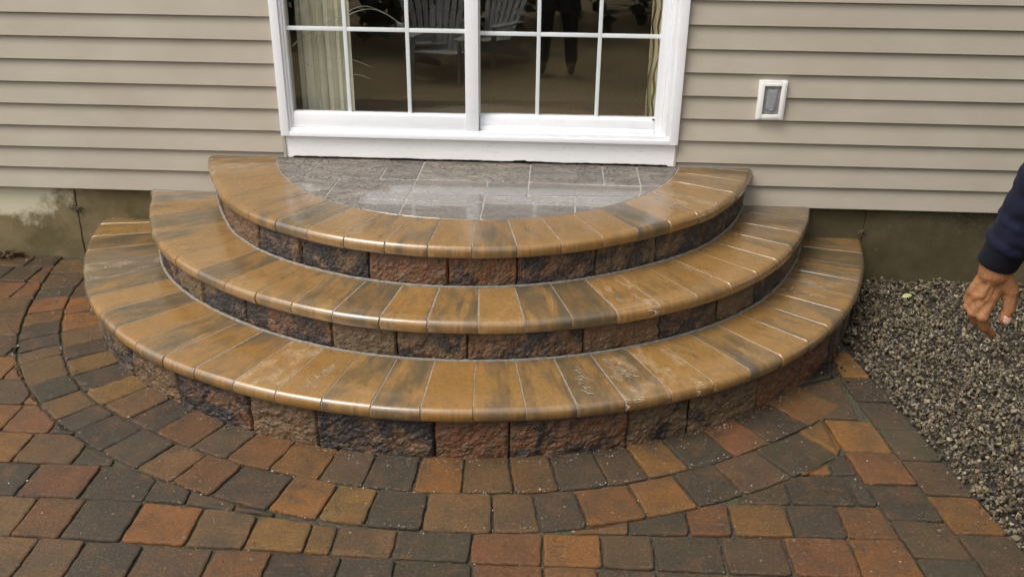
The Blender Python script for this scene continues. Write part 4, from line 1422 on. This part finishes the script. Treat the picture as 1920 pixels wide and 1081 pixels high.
def body(bm, J, hands=True):
    """head, neck, trunk and legs from a dictionary of joints"""
    V = {k: Vector(v) for k, v in J.items()}
    up_ = Vector((0, 0, 1))
    fwd = V['face']
    side = up_.cross(fwd).normalized()
    hd = V['head']
    ball(bm, hd, .095, (.82, 1.0, 1.22), 20, fwd.to_track_quat('Y', 'Z').to_matrix())
    capsule(bm, hd + Vector((0, 0, -.06)) + fwd * .018, hd + Vector((0, 0, -.085)) + fwd * .045, .055, .042)      # jaw
    capsule(bm, hd + fwd * .088 + Vector((0, 0, .012)), hd + fwd * .112 + Vector((0, 0, -.022)), .010, .014)       # nose
    capsule(bm, hd + fwd * .088 + side * .022 + Vector((0, 0, -.052)), hd + fwd * .088 - side * .022 + Vector((0, 0, -.052)), .008, .008)   # lips
    capsule(bm, hd + fwd * .085 + side * .035 + Vector((0, 0, .026)), hd + fwd * .085 - side * .035 + Vector((0, 0, .026)), .012, .012)     # brow
    for s in (-1, 1):
        ball(bm, hd + side * s * .082 + Vector((0, 0, -.005)), .028, (.35, .7, 1.1), 12, fwd.to_track_quat('Y', 'Z').to_matrix())
    capsule(bm, hd + Vector((0, 0, -.07)), V['neck'], .056, .062)
    capsule(bm, V['chest'], V['belly'], .135, .125, 18, 1.25, side)
    capsule(bm, V['belly'], V['pelvis'], .125, .135, 18, 1.2, side)
    capsule(bm, V['neck'] + Vector((0, 0, -.03)), V['chest'], .07, .13, 16, 1.2, side)
    for s in 'LR':
        capsule(bm, V['neck'] + Vector((0, 0, -.04)), V['sh' + s], .06, .06)
        capsule(bm, V['sh' + s], V['el' + s], .056, .042)
        capsule(bm, V['el' + s], V['wr' + s], .043, .027, 14, .85)
        capsule(bm, V['hip' + s], V['kn' + s], .088, .058)
        capsule(bm, V['kn' + s], V['an' + s], .060, .038)
        capsule(bm, V['an' + s], V['an' + s] + fwd * .14 + Vector((0, 0, -.045)), .042, .034, 12)

# joints of the right hand, millimetres from the wrist: x right, y towards the house, z up
def hand_shapes(bm, o):
    """right hand hanging, back of the hand towards the camera, thumb on the viewer's right"""
    k = .001
    def P(x, y, z): return Vector(o) + Vector((x - z * .22, y, z)) * k
    # wrist to palm
    capsule(bm, P(3, 0, 30), P(0, 0, -6), .0290, .0315, 18, 1.15, (1, 0, 0))
    for x0, x1, z1, r0, r1, y1 in ((-16, -55, -58, .0170, .0140, 12), (-10, -47, -64, .0180, .0152, 2), (0, -34, -64, .0190, .0165, -5), (10, -17, -58, .0200, .0165, -8)):
        capsule(bm, P(x0, 2, -8), P(x1 + 10, y1, z1), r0, r1)
    capsule(bm, P(-10, 8, -20), P(-28, 14, -50), .026, .021)
    # thumb: base leaves the radial side of the palm near the wrist
    capsule(bm, P(18, -5, -8), P(31, -14, -44), .0215, .0185)
    capsule(bm, P(31, -14, -44), P(25, -22, -84), .0172, .0148)
    capsule(bm, P(25, -22, -84), P(13, -21, -112), .0146, .0122)
    capsule(bm, P(4, -4, -22), P(24, -10, -40), .021, .0165)
    # fingers (knuckle, middle joint, end joint, tip)
    sh_ = lambda pts: [(a + 10, b, c) for a, b, c in pts]
    fingers = [
        ([(-18, -9, -60), (-44, -16, -110), (-36, -8, -141), (-16, 0, -161)], (.0148, .0130, .0116, .0100)),     # index
        ([(-36, -7, -66), (-60, -3, -106), (-48, 14, -136), (-22, 22, -149)], (.0146, .0130, .0116, .0100)),     # middle
        ([(-49, 1, -64), (-64, 14, -98), (-44, 33, -121), (-12, 38, -130)], (.0138, .0122, .0108, .0095)),        # ring
        ([(-56, 12, -58), (-62, 24, -82), (-40, 44, -99), (-2, 47, -106)], (.0122, .0108, .0096, .0086)),        # little
    ]
    for pts, rs in fingers:
        pts = sh_(pts)
        for a, b, ra, rb in zip(pts, pts[1:], rs, rs[1:]):
            capsule(bm, P(*a), P(*b), ra, rb, 12)
        for q, r in zip(pts[:3], (.0158, .0136, .0119)):        # knuckle swell
            ball(bm, P(q[0], q[1] - 1, q[2]), r * rs[0] / .0146, (1, 1, .95), 10)
    # tendons
    for x0, x1, z1 in ((-12, -44, -58), (-3, -32, -60), (7, -15, -54)):
        capsule(bm, P(x0, -20, -10), P(x1 + 9, -17, z1), .0045, .006)

def skin_noise(p):
    return .0007 * noise.noise(p * 60) + .0005 * noise.noise(p * 140)

# --- the person in the navy sweatshirt, standing just outside the right edge, arm hanging into view
WR = (1.217, -2.60, 1.196)
J = dict(face=(-.35, -.94, 0), head=(1.80, -2.72, 1.735), neck=(1.80, -2.68, 1.60), chest=(1.80, -2.66, 1.38), belly=(1.81, -2.64, 1.15), pelvis=(1.82, -2.62, .98),
         shR=(1.565, -2.72, 1.560), elR=(1.262, -2.66, 1.480), wrR=(1.221, -2.60, 1.225),
         shL=(2.01, -2.60, 1.52), elL=(2.13, -2.62, 1.24), wrL=(2.12, -2.74, 1.0),
         hipR=(1.73, -2.64, .95), knR=(1.75, -2.68, .51), anR=(1.77, -2.62, .085), hipL=(1.91, -2.60, .95), knL=(1.95, -2.62, .51), anL=(1.97, -2.55, .085))
worker = empty("person", (1.84, -2.62, 0), "person in a navy sweatshirt at the right edge, one hand hanging over the gravel", "person")
bm = bmesh.new()
body(bm, J)
hand_shapes(bm, WR)
# the other hand, relaxed
q = Vector(J['wrL'])
capsule(bm, q, q + Vector((0, -.02, -.08)), .03, .034, 12, .6, (1, 0, 0))
for i, dy in enumerate((-.03, -.01, .01, .028)):
    L_ = (.068, .078, .072, .056)[i]
    a = q + Vector((0, dy - .02, -.09)); b = a + Vector((-.012, -.004, -L_ * .55)); c_ = b + Vector((-.026, -.002, -L_ * .4))
    capsule(bm, a, b, .0095, .0088, 10); capsule(bm, b, c_, .0088, .0075, 10)
capsule(bm, q + Vector((-.01, -.035, -.03)), q + Vector((-.025, -.065, -.075)), .014, .011, 10)
fuse("body", bm, .0030, 3, M['skin'], worker, skin_noise)
def folds(p):
    return .006 * noise.noise(Vector((p.x * 9, p.y * 9, p.z * 26))) + .0025 * noise.noise(p * 45)
def up_clothes(J, cuffs, mat):
    bm = bmesh.new()
    V = {k: Vector(v) for k, v in J.items()}
    side = Vector((0, 0, 1)).cross(V['face']).normalized()
    capsule(bm, V['neck'] + Vector((0, 0, -.045)), V['chest'], .085, .155, 20, 1.25, side)
    capsule(bm, V['chest'], V['belly'], .155, .155, 20, 1.22, side)
    capsule(bm, V['belly'], V['pelvis'], .155, .16, 20, 1.2, side)
    for s in 'LR':
        capsule(bm, V['neck'] + Vector((0, 0, -.06)), V['sh' + s], .07, .078)
        capsule(bm, V['sh' + s], V['el' + s], .082, .064, 18)
        e, w = V['el' + s], V['wr' + s]
        d = (w - e).normalized()
        capsule(bm, e, w - d * .095, .063, .053, 18)
    return bm
bm = up_clothes(J, None, None)
# bunched fabric above the cuff
e, w = Vector(J['elR']), Vector(J['wrR'])
d = (w - e).normalized()
for t, r, dx in ((.050, .0500, -.004), (.078, .0545, .004), (.110, .0560, -.003), (.15, .0590, .004)):
    ball(bm, w - d * t + Vector((dx, 0, 0)), r, (1, 1, .55), 18, d.to_track_quat('Z', 'Y').to_matrix())
fuse("sweatshirt", bm, .005, 4, M['navy'], worker, folds)
# ribbed cuff, open tube
mb = MB()
a0v = w - d * .052; n = 72
ax = d.orthogonal().normalized(); ax = Vector((1, 0, 0)); ax = (ax - d * ax.dot(d)).normalized(); ay = d.cross(ax)
vs, fs = [], []
prof = [(0, .0455), (.008, .0462), (.03, .0448), (.052, .0440), (.063, .0434), (.0655, .0420), (.063, .0395), (.02, .0395)]
for (t, r) in prof:
    for i in range(n):
        th = 2 * math.pi * i / n
        rr = r + (.0007 * math.cos(36 * th) if r > .043 else 0)
        vs.append(a0v + d * t + (ax * math.cos(th) * 1.03 + ay * math.sin(th) * .86) * rr)
for j in range(len(prof) - 1):
    for i in range(n):
        fs.append((j * n + i, j * n + (i + 1) % n, (j + 1) * n + (i + 1) % n, (j + 1) * n + i))
mb.add(vs, fs)
cf = mb.build("cuff", M['cuff'], None, True)
bpy.context.view_layer.update()
cf.parent = worker; cf.matrix_parent_inverse = worker.matrix_world.inverted()
def trousers(J):
    bm = bmesh.new()
    V = {k: Vector(v) for k, v in J.items()}
    side = Vector((0, 0, 1)).cross(V['face']).normalized()
    capsule(bm, V['pelvis'], V['pelvis'] + Vector((0, 0, -.06)), .150, .150, 18, 1.2, side)
    for s in 'LR':
        capsule(bm, V['hip' + s], V['kn' + s], .104, .078, 18)
        capsule(bm, V['kn' + s], V['an' + s] + Vector((0, 0, .03)), .078, .066, 18)
    return bm
def shoe(J, s):
    bm = bmesh.new()
    V = {k: Vector(v) for k, v in J.items()}
    if 1:
        f = V['face'].normalized()
        capsule(bm, V['an' + s] + Vector((0, 0, -.03)) - f * .03, V['an' + s] + f * .15 + Vector((0, 0, -.042)), .052, .043, 14, .9)
    return bm
fuse("trousers", trousers(J), .008, 3, M['denim'], worker, lambda p: .004 * noise.noise(p * 14))
for s in 'LR': fuse("shoe", shoe(J, s), .006, 2, M['sole'], worker)
bm = bmesh.new()
hd = Vector(J['head']); f = Vector(J['face']).normalized()
ball(bm, hd - f * .012 + Vector((0, 0, .028)), .103, (.86, .98, 1.08), 20, f.to_track_quat('Y', 'Z').to_matrix())
fuse("hair", bm, .006, 1, M['hair'], worker, lambda p: .004 * noise.noise(p * 60))
# nails
mb = MB()
def nail(c, nrm, along, w, l):
    c, nrm, along = Vector(c), Vector(nrm).normalized(), Vector(along).normalized()
    along = (along - nrm * along.dot(nrm)).normalized()
    sd = nrm.cross(along)
    vs, fs = [], []
    N, Mn = 8, 8
    for j in range(Mn + 1):
        v = -1 + 2 * j / Mn
        ww = w * math.sqrt(max(.05, 1 - abs(v) ** 4 * .8))
        for i in range(N + 1):
            u = -1 + 2 * i / N
            vs.append(c + sd * u * ww + along * v * l - nrm * (u * u * w * .32 + v * v * l * .10))
    for j in range(Mn):
        for i in range(N):
            b = j * (N + 1) + i
            fs.append((b, b + 1, b + N + 2, b + N + 1))
    mb.add(vs, fs)
W = Vector(WR)
nail(W + Vector((.0155 + .0235, -.0352, -.106)), (-.05, -.97, .22), (0, .05, -1), .0088, .0105)
nl = mb.build("thumbnail", M['nail'], None, True)
md = nl.modifiers.new("thickness", 'SOLIDIFY'); md.thickness = .0012
nl.parent = worker; nl.matrix_parent_inverse = worker.matrix_world.inverted()

# --- the photographer, whose legs mirror in the door
px_, py_ = .20, -4.98
J2_ = dict(face=(0, 1, 0), head=(px_, py_, 1.70), neck=(px_, py_, 1.56), chest=(px_, py_, 1.36), belly=(px_, py_, 1.13), pelvis=(px_, py_, .96),
           shR=(px_ + .19, py_, 1.49), elR=(px_ + .24, py_ + .10, 1.75), wrR=(px_ + .09, py_ + .14, 1.97),
           shL=(px_ - .19, py_, 1.49), elL=(px_ - .24, py_ + .10, 1.75), wrL=(px_ - .09, py_ + .14, 1.97),
           hipR=(px_ + .09, py_, .93), knR=(px_ + .13, py_ + .02, .50), anR=(px_ + .15, py_ - .02, .085),
           hipL=(px_ - .09, py_, .93), knL=(px_ - .12, py_ + .02, .50), anL=(px_ - .15, py_ - .02, .085))
ph = empty("person", (px_, py_, 0), "person in dark clothes mirrored in the right-hand panes, both arms raised to take the picture", "person")
bm = bmesh.new()
body(bm, J2_)
for s, sx in (('R', -1), ('L', 1)):
    q = Vector(J2_['wr' + s])
    capsule(bm, q, q + Vector((sx * .012, .02, .06)), .028, .034, 12, .6, (0, 1, 0))
    for i in range(4):
        a = q + Vector((sx * (-.012 + .018 * i), .02, .07)); b = a + Vector((sx * .008, .012, .034)); c_ = b + Vector((sx * .01, .022, .012))
        capsule(bm, a, b, .009, .0085, 8); capsule(bm, b, c_, .0085, .007, 8)
    capsule(bm, q + Vector((sx * .02, .0, .02)), q + Vector((sx * .045, .02, .05)), .012, .010, 8)
fuse("body", bm, .008, 2, M['skin'], ph)
fuse("jacket", up_clothes(J2_, None, None), .012, 3, M['cuff'], ph, lambda p: .005 * noise.noise(p * 12))
fuse("trousers", trousers(J2_), .012, 3, M['denim'], ph, lambda p: .004 * noise.noise(p * 14))
for s in 'LR': fuse("shoe", shoe(J2_, s), .010, 2, M['sole'], ph)
bm = bmesh.new()
ball(bm, Vector((px_, py_ - .012, 1.73)), .103, (.86, .98, 1.08), 16)
fuse("hair", bm, .010, 1, M['hair'], ph)

# ------------------------------------------------------------------ white garden chairs mirrored in the door
def make_chair():
    root = empty("adirondack_chair", (0, 0, 0), "x", "garden chair", "white slatted garden chairs on the lawn")
    def part(mb, name):
        o = mb.build(name, M['chair'], None, True, sharp=35); o.parent = root; return o
    # the chair faces +y
    for i in range(7):      # fanned slatted back with a rounded top
        u = (i - 3) / 3
        h = .86 - .16 * u * u
        mb = MB()
        xb, xt = u * .20, u * .30
        w = .036
        bx_, tx_ = xb, xt
        y0, y1 = -.12, -.12 - h * .36
        z0, z1 = .30, .30 + h * .72
        vs = []
        for (x, y, z, ww) in ((bx_, y0, z0, w * .8), (tx_, y1, z1, w), (tx_ * 1.01, y1 - .006, z1 + .02, w * .6)):
            vs += [(x - ww, y, z), (x + ww, y, z), (x + ww, y - .02, z), (x - ww, y - .02, z)]
        fs = [(0, 1, 5, 4), (1, 2, 6, 5), (2, 3, 7, 6), (3, 0, 4, 7), (4, 5, 9, 8), (5, 6, 10, 9), (6, 7, 11, 10), (7, 4, 8, 11), (8, 9, 10, 11), (3, 2, 1, 0)]
        mb.add(vs, fs)
        part(mb, "back_slat")
    for i in range(6):
        mb = MB()
        y = .42 - i * .095
        z = .36 - i * .014
        mb.box(-.27, .27, y - .04, y + .04, z, z + .02, .004)
        part(mb, "seat_slat")
    for s in (-1, 1):
        mb = MB()
        mb.box(s * .33 - .07, s * .33 + .07, -.22, .46, .53, .552, .006)
        part(mb, "armrest")
        mb = MB()
        mb.box(s * .30 - .012, s * .30 + .012, .34, .43, 0, .529, .004)
        part(mb, "leg")
        mb = MB()
        mb.add([(s * .27 - .01, .45, .25), (s * .27 - .01, .45, .355), (s * .27 - .01, -.55, .0), (s * .27 - .01, -.55, .09),
                (s * .27 + .01, .45, .25), (s * .27 + .01, .45, .355), (s * .27 + .01, -.55, .0), (s * .27 + .01, -.55, .09)],
               [(0, 1, 3, 2), (4, 6, 7, 5), (0, 4, 5, 1), (2, 3, 7, 6), (0, 2, 6, 4), (1, 5, 7, 3)])
        part(mb, "side_rail")
    mb = MB(); mb.box(-.33, .33, -.34, -.315, .55, .60, .004)
    part(mb, "back_brace")
    return root
ch = make_chair()
spots = [((-.93, -4.90, -.035), R(12), "white slatted garden chair mirrored in the left sash, nearest to the meeting stile"),
         ((-1.17, -5.35, -.035), R(-14), "white slatted garden chair mirrored behind the nearer one in the left sash"),
         ((-.52, -5.60, -.035), R(30), "white slatted garden chair mirrored faintly beside the meeting stile of the door")]
for i, (loc, rz, lab) in enumerate(spots):
    if i == 0:
        r = ch
    else:
        r = ch.copy(); C.objects.link(r)
        for c_ in ch.children:
            d_ = c_.copy(); C.objects.link(d_); d_.parent = r
    r.location = loc; r.rotation_euler.z = rz; r['label'] = lab; r.scale = (.8, .8, .8)

# ------------------------------------------------------------------ dark evergreens across the lawn, seen only as reflections, plus an unseen bank added at right
vs, fs = [], []
br = random.Random(9)
mb = MB()
for i in range(15000):
    x = br.uniform(-16, 16)
    ycen = -8.2 - 1.2 * math.sin(x * .7)
    hmax = 2.6 + 1.1 * noise.noise(Vector((x * .5, 0, 0))) + .5 * noise.noise(Vector((x * 2, 3, 0)))
    z = br.random() ** .8 * hmax
    rr = 1.2 * math.sqrt(max(.03, 1 - (z / hmax) ** 2))
    y = ycen + br.uniform(-1, 1) * rr
    s = br.uniform(.10, .24)
    d1 = Vector((br.gauss(0, 1), br.gauss(0, 1), br.gauss(0, .6))).normalized() * s
    d2 = d1.cross(Vector((br.gauss(0, 1), br.gauss(0, 1), br.gauss(0, 1)))).normalized() * s * .5
    if i % 3 == 0:      # unseen bank added on the right to block sky light and darken that side
        x, y = 5.3 + br.uniform(-1, 1), br.uniform(-9, -.6)
        z = br.random() ** .8 * (4.6 + .8 * math.sin(y * 1.3))
    c = Vector((x, y, z))
    mb.add([c - d1, c + d2, c + d1, c - d2], [(0, 1, 2, 3)])
tag(mb.build("shrubbery", M['bush']), "dark evergreen shrubbery beyond the lawn, mirrored black in the door glass, plus an unseen bank added at right for shade", "shrubbery", kind='stuff')
